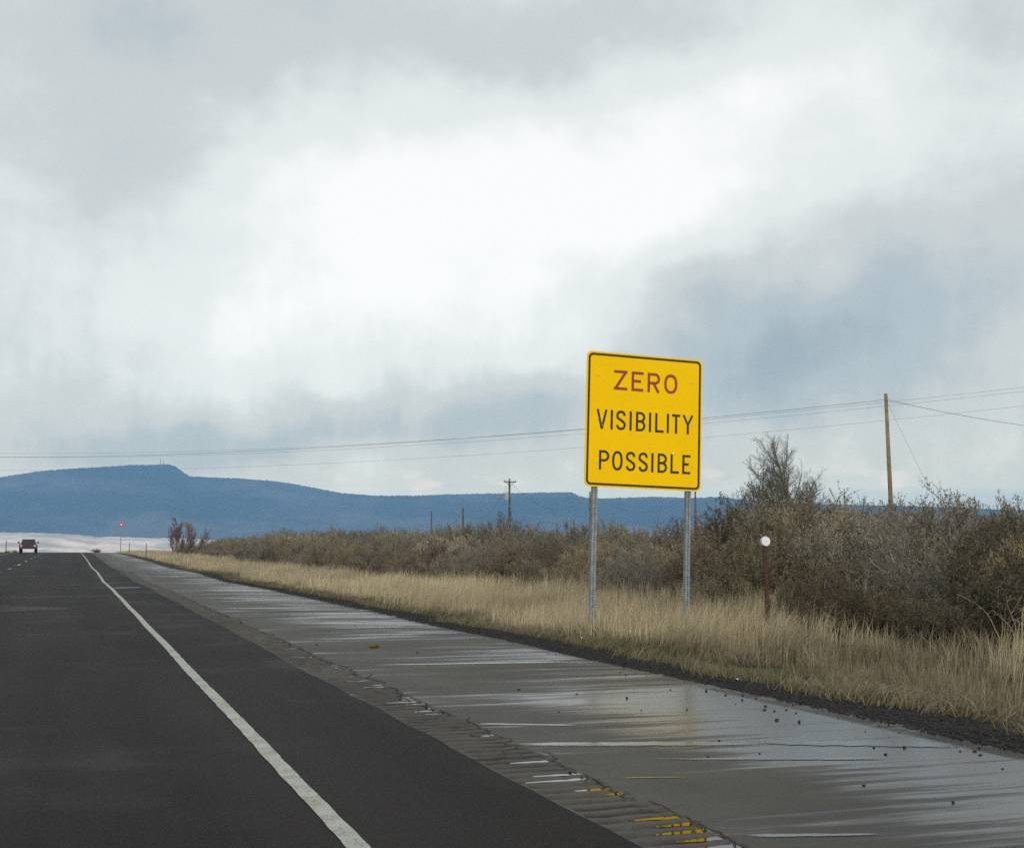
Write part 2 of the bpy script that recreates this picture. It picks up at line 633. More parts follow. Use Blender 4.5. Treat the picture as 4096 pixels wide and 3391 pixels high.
# rumble strip: real milled grooves, worn and uneven
PITCH_R = 0.142
ry = np.concatenate([np.arange(2.0, 34, PITCH_R / 8), np.arange(34, 90, PITCH_R / 3), np.arange(90, 260, 2.0)])
rx = np.array([2.06, 2.13, 2.155, 2.18, 2.24, 2.30, 2.36, 2.42, 2.47, 2.50, 2.525, 2.545, X_RUM])
RX, RY = np.meshgrid(rx, ry)
ph = (RY / PITCH_R) % 1.0
kidx = np.floor(RY / PITCH_R)
wob = vnoise(kidx * 0.37, RX * 9, 31)
depth = sstep(0.42, 0.66, 0.5 + 0.5 * np.cos((ph - 0.5) * 2 * math.pi) + 0.14 * wob)
ends = sstep(2.145, 2.185, RX + 0.012 * vnoise(kidx * 1.3, kidx * 0, 32)) * (1 - sstep(2.53, 2.556, RX + 0.018 * vnoise(kidx * 1.7, kidx * 0 + 5, 33)))
fade = 1 - sstep(36, 100, RY)
RZ = z_road(RY) - 0.018 - 0.019 * depth * ends * fade + 0.0050 * fbm(RX * 26, RY * 26, 3, 34) * ends * fade
RZ[:, -1] = z_road(ry) - 0.018
nx, ny = len(rx), len(ry)
ii = np.arange(nx * ny).reshape(ny, nx)
q = np.stack([ii[:-1, :-1], ii[:-1, 1:], ii[1:, 1:], ii[1:, :-1]], -1).reshape(-1, 4)
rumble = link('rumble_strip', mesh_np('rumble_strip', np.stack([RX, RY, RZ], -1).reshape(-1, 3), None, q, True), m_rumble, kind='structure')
silt_shade = rumble.data.attributes.new('silt_shade', 'FLOAT', 'POINT')
silt_shade.data.foreach_set('value', (np.clip(depth * ends * (0.75 + 0.6 * fbm(kidx * 0.4, RX * 7, 3, 36)), 0, 1) * (1 - 0.8 * sstep(20, 60, RY))).astype(np.float32).ravel())

# rain water standing in the outer ends of the grooves
for k in range(int(4.2 / PITCH_R), int(17 / PITCH_R)):
    yc = (k + 0.5) * PITCH_R
    u = random.random()
    wet = 0.5 + 0.5 * float(vnoise(k * 0.21, 0.3, 41))
    gy_ = proj((2.53, yc, float(z_road(yc)) - .02))[1]
    if u > (0.12 if (gy_ < 3085 and yc < 7.3) or 3180 < gy_ < 3255 else 0.85 if yc < 7.3 else 0.08 + 0.70 * wet):
        continue
    x1 = 2.545 - 0.03 * random.random()
    x0 = x1 - (0.07 + 0.20 * random.random() ** 1.5) * (1.25 if yc < 7.6 else 1)
    zc = float(z_road(yc)) - 0.018 - 0.0022 - 0.0025 * random.random()
    n = 7
    top = [(x0 + (x1 - x0) * i / n, yc + (0.010 + 0.026 * i / n) + 0.003 * random.uniform(-1, 1), zc) for i in range(n + 1)]
    bot = [(x0 + (x1 - x0) * i / n, yc - (0.010 + 0.026 * i / n) + 0.003 * random.uniform(-1, 1), zc) for i in range(n + 1)]
    MB().add(bot + top, [(i, i + 1, n + 2 + i, n + 1 + i) for i in range(n)]).build('puddle', m_water, rumble)


# water lying in the worn cross grooves of the shoulder
m_film, b = material('water_film', (0.045, 0.042, 0.038), 0.16, 0.5)
b.inputs['Specular IOR Level'].default_value = 0.9
px, py, pz = pos_xyz()
wf = v_noise(v_vec(px * 3.0, py * 14.0, 0.0), 1.0, 4, 0.6)
wire_in(b, 'Roughness', 0.08 + v_step(wf, 0.35, 0.75) * 0.22)
wa_ = V.tree.nodes.new('ShaderNodeAttribute')
wa_.attribute_name = 'depth'
wn = v_noise(v_vec(px * 1.6, py * 22.0, 2.0), 1.0, 4, 0.6)
wt = V.tree.nodes.new('ShaderNodeBsdfTransparent')
wm = V.tree.nodes.new('ShaderNodeMixShader')
V.tree.links.new(v_step(V(wa_.outputs['Fac']) + (wn - 0.5) * 1.1, 0.12, 0.62).s, wm.inputs[0])
V.tree.links.new(wt.outputs[0], wm.inputs[1])
V.tree.links.new(b.outputs[0], wm.inputs[2])
V.tree.links.new(wm.outputs[0], V.tree.nodes['Material Output'].inputs[0])


def pave_xy(ux, uy):
    r_ = ray(ux, uy)
    t = (-0.02 - EYE) / r_[2]
    return EYEP + r_ * t


for (xa, ya, xb, yb, wa, wb) in ((1455, 2659, 2320, 2640, .09, .22), (1880, 2897, 2340, 2902, .09, .06), (2020, 2980, 3050, 2970, .12, .20), (2990, 2966, 4250, 2975, .17, .30),
                                 (1310, 2510, 1640, 2503, .10, .22), (2560, 3036, 3600, 3028, .03, .13), (2960, 3345, 3560, 3336, .07, .03), (2480, 3112, 2760, 3108, .04, .02),
                                 (1500, 2440, 1800, 2452, .10, .30), (900, 2396, 1250, 2392, .25, .35), (960, 2370, 1200, 2366, .22, .30), (820, 2352, 1090, 2350, .25, .4)):
    A, B = pave_xy(xa, ya), pave_xy(xb, yb)
    if B[0] > 5.1:
        B = A + (B - A) * ((5.1 - A[0]) / (B[0] - A[0]))
    n, rows_ = 30, (-1.0, -.55, 0.0, .55, 1.0)
    vs, al = [], []
    for i in range(n + 1):
        t = i / n
        q_ = A + (B - A) * t
        w_ = (wa + (wb - wa) * t) * random.uniform(.85, 1.1) / 2 * 1.3
        z_ = float(z_road(q_[1])) - .018 - .004 * max(0, q_[0] - X_RUM) + .003
        for c_ in rows_:
            vs.append((q_[0], q_[1] + c_ * w_, z_))
            al.append((1 - abs(c_) ** 1.5) * min(1, 5 * t, 5 * (1 - t)))
    k = len(rows_)
    o = MB().add(vs, [(i * k + j, (i + 1) * k + j, (i + 1) * k + j + 1, i * k + j + 1) for i in range(n) for j in range(k - 1)]).build('puddle', m_film, shoulder)
    at_ = o.data.attributes.new('depth', 'FLOAT', 'POINT')
    at_.data.foreach_set('value', np.array(al, np.float32))


# one damp seam across the lanes further on
A, B = pave_xy(445, 2354), pave_xy(566, 2349)
vs = []
for i in range(13):
    q_ = A + (B - A) * (i / 12)
    w_ = .42 * min(1, i / 3 + .1, (12 - i) / 2 + .1)
    vs += [(q_[0], q_[1] - w_, float(z_road(q_[1] - w_)) + .003), (q_[0], q_[1] + w_, float(z_road(q_[1] + w_)) + .003)]
MB().add(vs, [(2 * i, 2 * i + 2, 2 * i + 3, 2 * i + 1) for i in range(12)]).build('puddle', m_film, bpy.data.objects['road'])
seam = [c for c in bpy.data.objects['road'].children if c.name.startswith('puddle')][0]
seam.data.attributes.new('depth', 'FLOAT', 'POINT').data.foreach_set('value', np.full(len(vs), .55, np.float32))


# ragged cracks along the outer edge of the rumble strip
def crack(pts, wd):
    vs, fs = [], []
    for i, (x, y) in enumerate(pts):
        w = wd * (0.35 + 0.9 * random.random())
        z = float(z_road(y)) - 0.018 + 0.004 - 0.004 * max(0, x - X_RUM)
        vs += [(x - w / 2, y + random.uniform(-.004, .004), z), (x + w / 2, y + random.uniform(-.004, .004), z)]
    fs = [(2 * i, 2 * i + 1, 2 * i + 3, 2 * i + 2) for i in range(len(pts) - 1)]
    MB().add(vs, fs).build('crack', m_crack, rumble)


y = 4.0
while y < 60:
    ln = random.uniform(0.25, 1.3)
    dy_ = 0.03 if y < 20 else 0.08
    x = 2.50 + random.uniform(-0.03, 0.07)
    pts = []
    for i in range(max(4, int(ln / dy_))):
        x += random.gauss(0, 0.013) + (2.54 - x) * 0.06
        pts.append((x, y + i * dy_ + random.uniform(-.01, .01)))
    crack(pts, random.choice((0.006, 0.010, 0.016, 0.022)) * (1 if y < 20 else 1.6))
    if random.random() < 0.55:
        x, yy, pts = random.uniform(2.36, 2.52), y + random.uniform(0, ln), []
        for i in range(random.randint(5, 12)):
            x += random.uniform(-0.02, 0.012)
            yy += random.uniform(-0.005, 0.04)
            pts.append((x, yy))
        crack(pts, random.uniform(0.005, 0.014))
    y += ln * random.uniform(0.55, 1.25)
# fine cross cracks in the shoulder
for yc in (6.9, 7.6, 8.45, 9.3, 11.8, 17.4, 24.0):
    x, yy, pts = random.uniform(2.8, 3.6), yc, []
    for i in range(34):
        x += 0.05
        yy += random.gauss(0, 0.006)
        pts.append((x, yy))
    vs, fs = [], []
    for i, (cx, cy) in enumerate(pts):
        w = 0.003 * random.uniform(0.1, 1.2)
        z = float(z_road(cy)) - 0.018 + 0.003 - 0.004 * max(0, cx - X_RUM)
        vs += [(cx, cy - w, z), (cx, cy + w, z)]
    fs = [(2 * i, 2 * i + 2, 2 * i + 3, 2 * i + 1) for i in range(len(pts) - 1)]
    MB().add(vs, fs).build('crack', m_crack, shoulder)


# painted markings
def stripe(name, xc, w, ys, mat, jit=0.004):
    vs, fs = [], []
    for y in ys:
        z = float(z_road(y)) + 0.004
        a, b_ = (random.uniform(-jit, jit) for _ in range(2))
        vs += [(xc - w / 2 + a, y, z), (xc + w / 2 + b_, y, z)]
    fs = [(2 * i, 2 * i + 1, 2 * i + 3, 2 * i + 2) for i in range(len(ys) - 1)]
    return link(name, mesh_np(name, vs, None, fs), mat, kind='structure')


stripe('edge_line', X_LINE + .022, 0.088, np.concatenate([np.arange(2, 40, 0.12), np.arange(40, 200, 0.5)]), m_paint)
stripe('left_edge_line', -6.75, 0.118, np.concatenate([np.arange(2, 200, 1.0)]), m_paint)
for k in range(14):
    y0 = 22 + k * 12.2
    stripe('lane_dash', -3.05, 0.14, np.arange(y0, y0 + 3.2, 0.4), m_paint)

# ------------------------------------------------------------------ cinder gravel strip beside the pavement
gyv = np.concatenate([np.arange(2, 40, 0.12), np.arange(40, 200, 0.6)])


def gravel_out(y):
    return 5.93 + 0.28 * fbm(np.asarray(y) * 0.5, np.asarray(y) * 0, 4, 51) + 0.10 * sstep(14, 30, y)


NX = 12
V_ = []
for j, y in enumerate(gyv):
    o = float(gravel_out(y))
    for k in range(NX):
        x = X_EDGE - 0.13 + (o - X_EDGE + 0.13) * k / (NX - 1)
        bumpz = 0.012 * float(fbm(x * 6, y * 6, 3, 52)) * (1 if 0 < k < NX - 1 else 0)
        V_.append((x, y, float(z_ground(x, y)) + (0.004 if k == 0 else 0.012) + bumpz))
ii = np.arange(NX * len(gyv)).reshape(len(gyv), NX)
q = np.stack([ii[:-1, :-1], ii[:-1, 1:], ii[1:, 1:], ii[1:, :-1]], -1).reshape(-1, 4)
link('gravel_strip', mesh_np('gravel_strip', np.array(V_), None, q, True), m_cinder, kind='structure')

# loose chips: many small octahedra in one mesh
def chips(n, xf, ylo, yhi, smin, smax, seed):
    r = np.random.default_rng(seed)
    y = ylo * (yhi / ylo) ** r.random(n)
    x = xf(r, n, y)
    s = smin + (smax - smin) * r.random(n) ** 2.5
    z = np.where(x > X_EDGE, z_ground(x, y) + 0.022, z_road(y) - 0.018 - 0.004 * np.maximum(0, x - X_RUM) + 0.002)
    o = np.array([(1, 0, 0), (0, 1, 0), (-1, 0, 0), (0, -1, 0), (0, 0, .75), (0, 0, -.5)])
    jit = 1 + 0.5 * (r.random((n, 6, 1)) - 0.5)
    a = r.random(n) * 6.28
    rot = np.stack([np.stack([np.cos(a), -np.sin(a)], -1), np.stack([np.sin(a), np.cos(a)], -1)], 1)
    v = o[None] * jit * s[:, None, None]
    v[:, :, :2] = np.einsum('nij,nkj->nki', rot, v[:, :, :2])
    v += np.stack([x, y, z], -1)[:, None, :]
    t = np.array([(0, 1, 4), (1, 2, 4), (2, 3, 4), (3, 0, 4), (1, 0, 5), (2, 1, 5), (3, 2, 5), (0, 3, 5)])
    tri = (t[None] + (np.arange(n) * 6)[:, None, None]).reshape(-1, 3)
    return mesh_np('gravel', v.reshape(-1, 3), tri)


def gx_f(r, n, y):
    u = r.random(n)
    x = X_EDGE - 0.05 + (gravel_out(y) + 0.2 - X_EDGE + 0.05) * u
    stray = r.random(n) < 0.006                          # a few have been kicked onto the pavement
    return np.where(stray, X_EDGE - np.abs(r.normal(0, 0.22, n)), x)


link('gravel', chips(40000, gx_f, 4, 60, 0.004, 0.017, 61), m_chip, kind='stuff',
     label='loose black cinder gravel along the edge of the pavement', category='gravel')

# ------------------------------------------------------------------ grass
def grass_mesh(name, x, y, h, w, lean, tintf, seed, z=None):
    r = np.random.default_rng(seed)
    n = len(x)
    a = r.random(n) * 6.283
    la = 0.4 + 1.7 * fbm(x * 0.9, y * 0.9, 2, 79) + r.normal(0, 0.8, n)                          # the wind has combed it a little to one side
    ld = np.stack([np.cos(la), np.sin(la)], -1)
    wv = np.stack([np.cos(a), np.sin(a)], -1)
    z0 = z_ground(x, y) - 0.01 if z is None else z
    base = np.stack([x, y, z0], -1)
    V5 = np.zeros((n, 5, 3))
    for i, (t, ww) in enumerate(((0, 1.0), (0.55, 0.8), (1.0, 0.0))):
        off = ld * (lean * h * t * t)[:, None]
        zz = h * t * (1 - 0.25 * lean * t)
        c = base.copy()
        c[:, :2] += off
        c[:, 2] += zz
        if i < 2:
            V5[:, 2 * i] = c
            V5[:, 2 * i, :2] -= wv * (w * ww / 2)[:, None]
            V5[:, 2 * i + 1] = c
            V5[:, 2 * i + 1, :2] += wv * (w * ww / 2)[:, None]
        else:
            V5[:, 4] = c
    k = np.arange(n)[:, None] * 5
    q = k + np.array([0, 1, 3, 2])
    t = k + np.array([2, 3, 4])
    me = mesh_np(name, V5.reshape(-1, 3), t, q)
    tint = tintf(r, n, x, y)
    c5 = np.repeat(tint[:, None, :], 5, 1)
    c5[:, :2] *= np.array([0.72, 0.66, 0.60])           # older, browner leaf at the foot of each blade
    rgba = np.concatenate([c5, np.ones((n, 5, 1))], -1).astype(np.float32)
    at_ = me.color_attributes.new('tint', 'FLOAT_COLOR', 'POINT')
    at_.data.foreach_set('color', rgba.ravel())
    return me


def dry_tint(r, n, x, y):
    a = r.random((n, 1))
    c = np.array([0.57, 0.475, 0.315]) * (1 - a) + np.array([0.40, 0.33, 0.21]) * a
    g = (r.random((n, 1)) < 0.07)
    c = np.where(g, np.array([0.20, 0.20, 0.10]), c)
    p = 1 + 0.30 * fbm(x * 0.7, y * 0.7, 3, 71)[:, None]
    p = p * (1 - 0.30 * sstep(17, 11, y)[:, None])       # darker stand past the marker post
    return c * p * r.uniform(0.72, 1.18, (n, 1))


def green_tint(r, n, x, y):
    a = r.random((n, 1))
    c = np.array([0.085, 0.100, 0.045]) * (1 - a) + np.array([0.24, 0.205, 0.115]) * a
    return c * r.uniform(0.6, 1.15, (n, 1))


def scatter(n, ylo, yhi, xlo, xhi, seed, keep):
    r = np.random.default_rng(seed)
    m = int(n * 1.9)
    y = ylo * (yhi / ylo) ** r.random(m) if yhi / ylo > 2.2 else r.uniform(ylo, yhi, m)
    x = xlo(y) + (xhi(y) - xlo(y)) * r.random(m)
    ok = r.random(m) < keep(x, y)
    return x[ok][:n], y[ok][:n]


def tall_keep(x, y):
    k = 0.60 + 0.40 * fbm(x * 1.1, y * 1.1, 3, 72)
    sparse = sstep(17.5, 13.5, y) * 0.90                 # thinner, clumpier stand past the marker post
    clump = sstep(0.0, 0.55, fbm(x * 1.9, y * 1.9, 2, 73))
    k = k * (1 - sparse * (1 - clump))
    k = k * sstep(0, 0.7, x - gravel_out(y) - 0.25 - 0.35 * sstep(20, 12, y))
    lim = 10.3 - 1.0 * sstep(19, 14, y)
    return k * (1 - sstep(lim, lim + 1.5, x + 0.5 * vnoise(x * 0.7, y * 0.7, 74)) * 0.9)


def f_in(y): return gravel_out(y) + 0.05
def f_out(y): return 12.8 + y * 0


gparts = []
for (n, ylo, yhi, wd, hh, seed) in ((95000, 7, 32, 0.0050, 0.41, 81), (62000, 32, 85, 0.010, 0.38, 82), (34000, 85, 215, 0.024, 0.36, 83)):
    x, y = scatter(n, ylo, yhi, f_in, f_out, seed, tall_keep)
    r = np.random.default_rng(seed + 100)
    m = len(x)
    dist = x - gravel_out(y)
    h = hh * (0.55 + 0.45 * sstep(0.0, 1.5, dist)) * (0.45 + 1.0 * r.random(m) ** 1.6) * (1 + 0.45 * fbm(x * 1.0, y * 1.0, 3, 75)) * (1 - 0.22 * sstep(17, 12, y))
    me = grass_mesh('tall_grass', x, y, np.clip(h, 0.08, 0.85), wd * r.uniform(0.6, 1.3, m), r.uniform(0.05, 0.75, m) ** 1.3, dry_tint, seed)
    gparts.append(me)
names = ('tall dry straw coloured grass around the posts of the yellow sign', 'tall dry straw coloured grass in front of the thicket further down the road',
         'far strip of pale dry grass running up to the crest')
for me, nm in zip(gparts, names):
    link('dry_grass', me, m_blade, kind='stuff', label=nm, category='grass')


# coarse bunch grass standing in separate tufts past the marker post
r = np.random.default_rng(191)
tx_, ty_ = [], []
hts, wds_, lns = [], [], []
for k in range(130):
    cy = 9.5 * (30 / 9.5) ** r.random()
    cx = 6.9 + 4.0 * r.random()
    nb_ = int(r.integers(25, 70))
    rad_ = r.uniform(0.05, 0.13)
    an = r.random(nb_) * 6.283
    rr_ = rad_ * np.sqrt(r.random(nb_))
    tx_.append(cx + rr_ * np.cos(an)); ty_.append(cy + rr_ * np.sin(an))
    hts.append(r.uniform(0.30, 0.58) * r.uniform(0.55, 1.1, nb_)); wds_.append(r.uniform(0.005, 0.009, nb_)); lns.append(r.uniform(0.1, 0.95, nb_))
x, y = np.concatenate(tx_), np.concatenate(ty_)
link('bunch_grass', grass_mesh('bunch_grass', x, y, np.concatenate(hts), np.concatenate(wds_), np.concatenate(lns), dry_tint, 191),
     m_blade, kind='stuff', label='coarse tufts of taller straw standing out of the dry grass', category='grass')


def green_keep(x, y):
    d = x - gravel_out(y)
    return sstep(-0.22, 0.1, d) * (1 - sstep(0.7, 1.5, d)) * np.clip(0.38 + 1.0 * fbm(x * 0.9, y * 0.9, 3, 76), 0, 1)


x, y = scatter(46000, 6, 70, lambda y: gravel_out(y) - 0.3, lambda y: gravel_out(y) + 1.5, 84, green_keep)
r = np.random.default_rng(184)
m = len(x)
link('green_grass', grass_mesh('green_grass', x, y, r.uniform(0.05, 0.19, m), r.uniform(0.004, 0.008, m) * (1 + y / 40), r.uniform(0.2, 1.1, m), green_tint, 84),
     m_blade, kind='stuff', label='short green tufts of grass along the edge of the black gravel', category='grass')
# dead, flattened straw straggling over the gravel
x, y = scatter(24000, 6, 70, lambda y: gravel_out(y) - 0.45, lambda y: gravel_out(y) + 1.3, 87,
               lambda x, y: np.clip(0.25 + 1.0 * fbm(x * 1.1, y * 1.1, 3, 78), 0, 1) * sstep(-0.45, 0.1, x - gravel_out(y)))
r = np.random.default_rng(187)
m = len(x)
link('dead_straw', grass_mesh('dead_straw', x, y, r.uniform(0.06, 0.24, m), r.uniform(0.004, 0.007, m) * (1 + y / 40), r.uniform(0.9, 2.2, m),
                              lambda r, n, x, y: np.array([0.25, 0.205, 0.135]) * r.uniform(0.35, 1.25, (n, 1)), 87, z_ground(x, y) + 0.03),
     m_blade, kind='stuff', label='brown flattened straw straggling over the edge of the gravel', category='straw')
# thin litter of stalks and weeds under and between the shrubs
x, y = scatter(30000, 9, 110, lambda y: 10.3 + y * 0, lambda y: 17.0 + y * 0, 85, lambda x, y: np.clip(0.5 + 0.5 * fbm(x, y, 2, 77), 0, 1))
r = np.random.default_rng(185)
m = len(x)
link('undergrowth', grass_mesh('undergrowth', x, y, r.uniform(0.12, 0.6, m), r.uniform(0.005, 0.010, m) * (1 + y / 60), r.uniform(0.1, 1.0, m),
                               lambda r, n, x, y: np.array([0.17, 0.135, 0.085]) * r.uniform(0.5, 1.3, (n, 1)), 85),
     m_blade, kind='stuff', label='brown weeds and litter under the roadside thicket', category='weeds')
# left roadside, seen only as a low fringe at the crest
x, y = scatter(9000, 90, 215, lambda y: -13.0 + y * 0, lambda y: -9.3 + y * 0, 86, lambda x, y: x * 0 + 0.9)
r = np.random.default_rng(186)
m = len(x)
link('dry_grass', grass_mesh('left_grass', x, y, r.uniform(0.1, 0.3, m), r.uniform(0.02, 0.04, m), r.uniform(0.1, 0.8, m), dry_tint, 86),
     m_blade, kind='stuff', label='low fringe of dry grass on the far side of the road', category='grass')


# ------------------------------------------------------------------ shrubs
def unit(v):
    return v / np.maximum(np.linalg.norm(v, axis=-1, keepdims=True), 1e-9)


def ribbons(p0, p1, p2, w, r):
    """Thin twigs: each a two-piece tapering ribbon through three points, plus the same turned by 90 degrees for the thick ones."""
    n = len(p0)
    t = unit(p2 - p0)
    a = unit(np.cross(t, r.normal(size=(n, 3))))
    v = np.stack([p0 - a * w[:, None], p0 + a * w[:, None], p1 - a * w[:, None] * .75, p1 + a * w[:, None] * .75, p2], 1)
    k = np.arange(n)[:, None] * 5
    return v.reshape(-1, 3), k + np.array([0, 1, 3, 2]), k + np.array([2, 3, 4])


def shrub_meshes(seed, spread=0.62, n1=30, n2=8, n3=7, nl=10, leaf=(0.030, 0.010), up=0.55, open_=0.0, droop=0.0):
    """A shrub about 1 m tall; returns (stems, foliage)."""
    r = np.random.default_rng(seed)
    az_ = r.random(n1) * 6.283
    pol = np.arccos(1 - r.random(n1) * (1 - math.cos(math.radians(78))))
    d1 = np.stack([np.sin(pol) * np.cos(az_) * spread * 1.5, np.sin(pol) * np.sin(az_) * spread * 1.5, np.cos(pol)], -1)
    L1 = r.uniform(0.62, 1.0, n1) * (0.86 + 0.14 * np.cos(pol * 2))
    b0 = np.stack([r.normal(0, .10, n1), r.normal(0, .10, n1), np.zeros(n1) - 0.03], -1)
    e1 = b0 + d1 * L1[:, None] * 0.80
    mid = b0 + d1 * L1[:, None] * 0.42 + np.array([0, 0, 0.06 + 0.03]) + r.normal(0, .03, (n1, 3))
    sv, sq, st = ribbons(b0, mid, e1, r.uniform(.006, .012, n1), r)

    def bez(a, b, c, t):
        t = t[..., None]
        return a * (1 - t) ** 2 + 2 * b * t * (1 - t) + c * t * t
    T = r.uniform(0.25 + open_ * .3, 1.0, (n1, n2))
    T[:, 0] = 1.0
    s2 = bez(b0[:, None], mid[:, None], e1[:, None], T).reshape(-1, 3)
    d2 = unit(np.repeat(unit(d1), n2, 0) * 0.55 + r.normal(0, .55, (n1 * n2, 3)) + np.array([0, 0, up]))
    L2 = r.uniform(.14, .30, n1 * n2)
    e2 = s2 + d2 * L2[:, None]
    e2[:, 2] = np.maximum(e2[:, 2], 0.02)
    m2 = (s2 + e2) / 2 + r.normal(0, .02, s2.shape)
    v2, q2, t2 = ribbons(s2, m2, e2, r.uniform(.0030, .0055, len(s2)), r)
    N2 = len(s2)
    T = r.uniform(0.15, 1.0, (N2, n3))
    s3 = bez(s2[:, None], m2[:, None], e2[:, None], T).reshape(-1, 3)
    d3 = unit(np.repeat(d2, n3, 0) * 0.5 + r.normal(0, .55, (N2 * n3, 3)) + np.array([0, 0, up * 0.9 - droop]))
    L3 = r.uniform(.05, .16, N2 * n3)
    e3 = s3 + d3 * L3[:, None]
    m3 = (s3 + e3) / 2 + r.normal(0, .006, s3.shape)
    v3, q3, t3 = ribbons(s3, m3, e3, r.uniform(.0014, .0028, len(s3)), r)
    vs = np.concatenate([sv, v2, v3])
    o2, o3 = len(sv), len(sv) + len(v2)
    stems = mesh_np('stems', vs, np.concatenate([st, t2 + o2, t3 + o3]), np.concatenate([sq, q2 + o2, q3 + o3]))
    N3 = len(s3)
    T = r.uniform(0.1, 1.05, (N3, nl))
    c = (s3[:, None] + (e3 - s3)[:, None] * T[..., None]).reshape(-1, 3)
    d4 = unit(np.repeat(d3, nl, 0) * 0.7 + r.normal(0, .7, (N3 * nl, 3)) + np.array([0, 0, .25]))
    ln = leaf[0] * r.uniform(.5, 1.3, len(c))[:, None]
    wd = leaf[1] * r.uniform(.6, 1.3, len(c))[:, None]
    a = unit(np.cross(d4, r.normal(size=d4.shape)))
    lv = np.stack([c, c + d4 * ln * .5 + a * wd * .5, c + d4 * ln, c + d4 * ln * .5 - a * wd * .5], 1).reshape(-1, 3)
    lq = np.arange(len(c))[:, None] * 4 + np.arange(4)
    fol = mesh_np('foliage', lv, None, lq)
    return stems, fol


kinds = {
    # name: (shrub args, leaf colours, twig colour, label, category)
    'sagebrush': (dict(spread=.66, up=.8, nl=13, leaf=(.021, .0075)), ((.175, .163, .122), (.255, .236, .180)), (.110, .088, .066),
                  'bushy grey brown sagebrush in the roadside thicket', 'sagebrush'),
    'olive_shrub': (dict(spread=.70, up=.7, leaf=(.020, .0085), nl=15), ((.092, .080, .046), (.155, .135, .085)), (.070, .055, .038),
                    'dense olive green shrub in the roadside thicket', 'shrub'),
    'rabbitbrush': (dict(spread=.60, up=.95, leaf=(.034, .007)), ((.235, .190, .125), (.325, .265, .178)), (.150, .115, .077),
                    'tan dried rabbitbrush with feathery tips in the roadside thicket', 'shrub'),
    'greasewood': (dict(spread=.68, up=.7, nl=12, leaf=(.019, .0075)), ((.125, .094, .068), (.178, .136, .100)), (.078, .055, .042),
                   'reddish brown greasewood shrub in the roadside thicket', 'shrub'),
    'bare_shrub': (dict(spread=.70, nl=3, n3=10, n1=34, leaf=(.022, .007)), ((.185, .165, .135), (.255, .228, .19)), (.155, .134, .112),
                   'pale grey shrub of nearly bare twigs in the roadside thicket', 'shrub'),
}
protos = {}
for i, (k, (args, cols_, tw, lab, cat)) in enumerate(kinds.items()):
    ml = plant_material(k + '_leaf', *cols_)
    mt = plant_material(k + '_twig', tw, tuple(c * 1.35 for c in tw))
    protos[k] = []
    for s in range(2):
        st, fo = shrub_meshes(300 + 17 * i + s, **args)
        st.materials.append(mt)
        fo.materials.append(ml)
        protos[k].append((st, fo))


def put_shrub(kind, x, y, s, hz=1.0, label=None, group=None, name=None, rz=None):
    e = empty(name or kind, (x, y, float(z_ground(x, y)) - 0.02), label or kinds[kind][3], kinds[kind][4],
              group or kind.replace('_', ' ') + ' shrubs in the thicket', rz if rz is not None else random.uniform(0, 6.28))
    e.scale = (s, s, s * hz)
    st, fo = random.choice(protos[kind])
    a = bpy.data.objects.new('stems', st)
    b_ = bpy.data.objects.new('foliage', fo)
    for o in (a, b_):
        COL.objects.link(o)
        o.parent = e
    return e


# skyline of the thicket as it stands in the photograph (picture px of the 2100-wide view -> full px)
K = W_PX / 2100.0
top_x = np.array([250, 300, 420, 480, 560, 640, 700, 760, 850, 950, 1000, 1060, 1130, 1250, 1300, 1400, 1450, 1500, 1540, 1600, 1680, 1720, 1800, 1900, 2000, 2100, 2300]) * K
top_y = np.array([1120, 1112, 1102, 1096, 1084, 1082, 1080, 1086, 1086, 1074, 1068, 1068, 1084, 1072, 1076, 1076, 1064, 1032, 1014, 1014, 1010, 1026, 1032, 1030, 1014, 1020, 1020]) * K


def allowed(x, y):
    u, v, d = proj((x, y, 0.5))
    ty = np.interp(u, top_x, top_y)
    p = at(u, ty, d)
    return p[2] - float(z_ground(x, y)), u


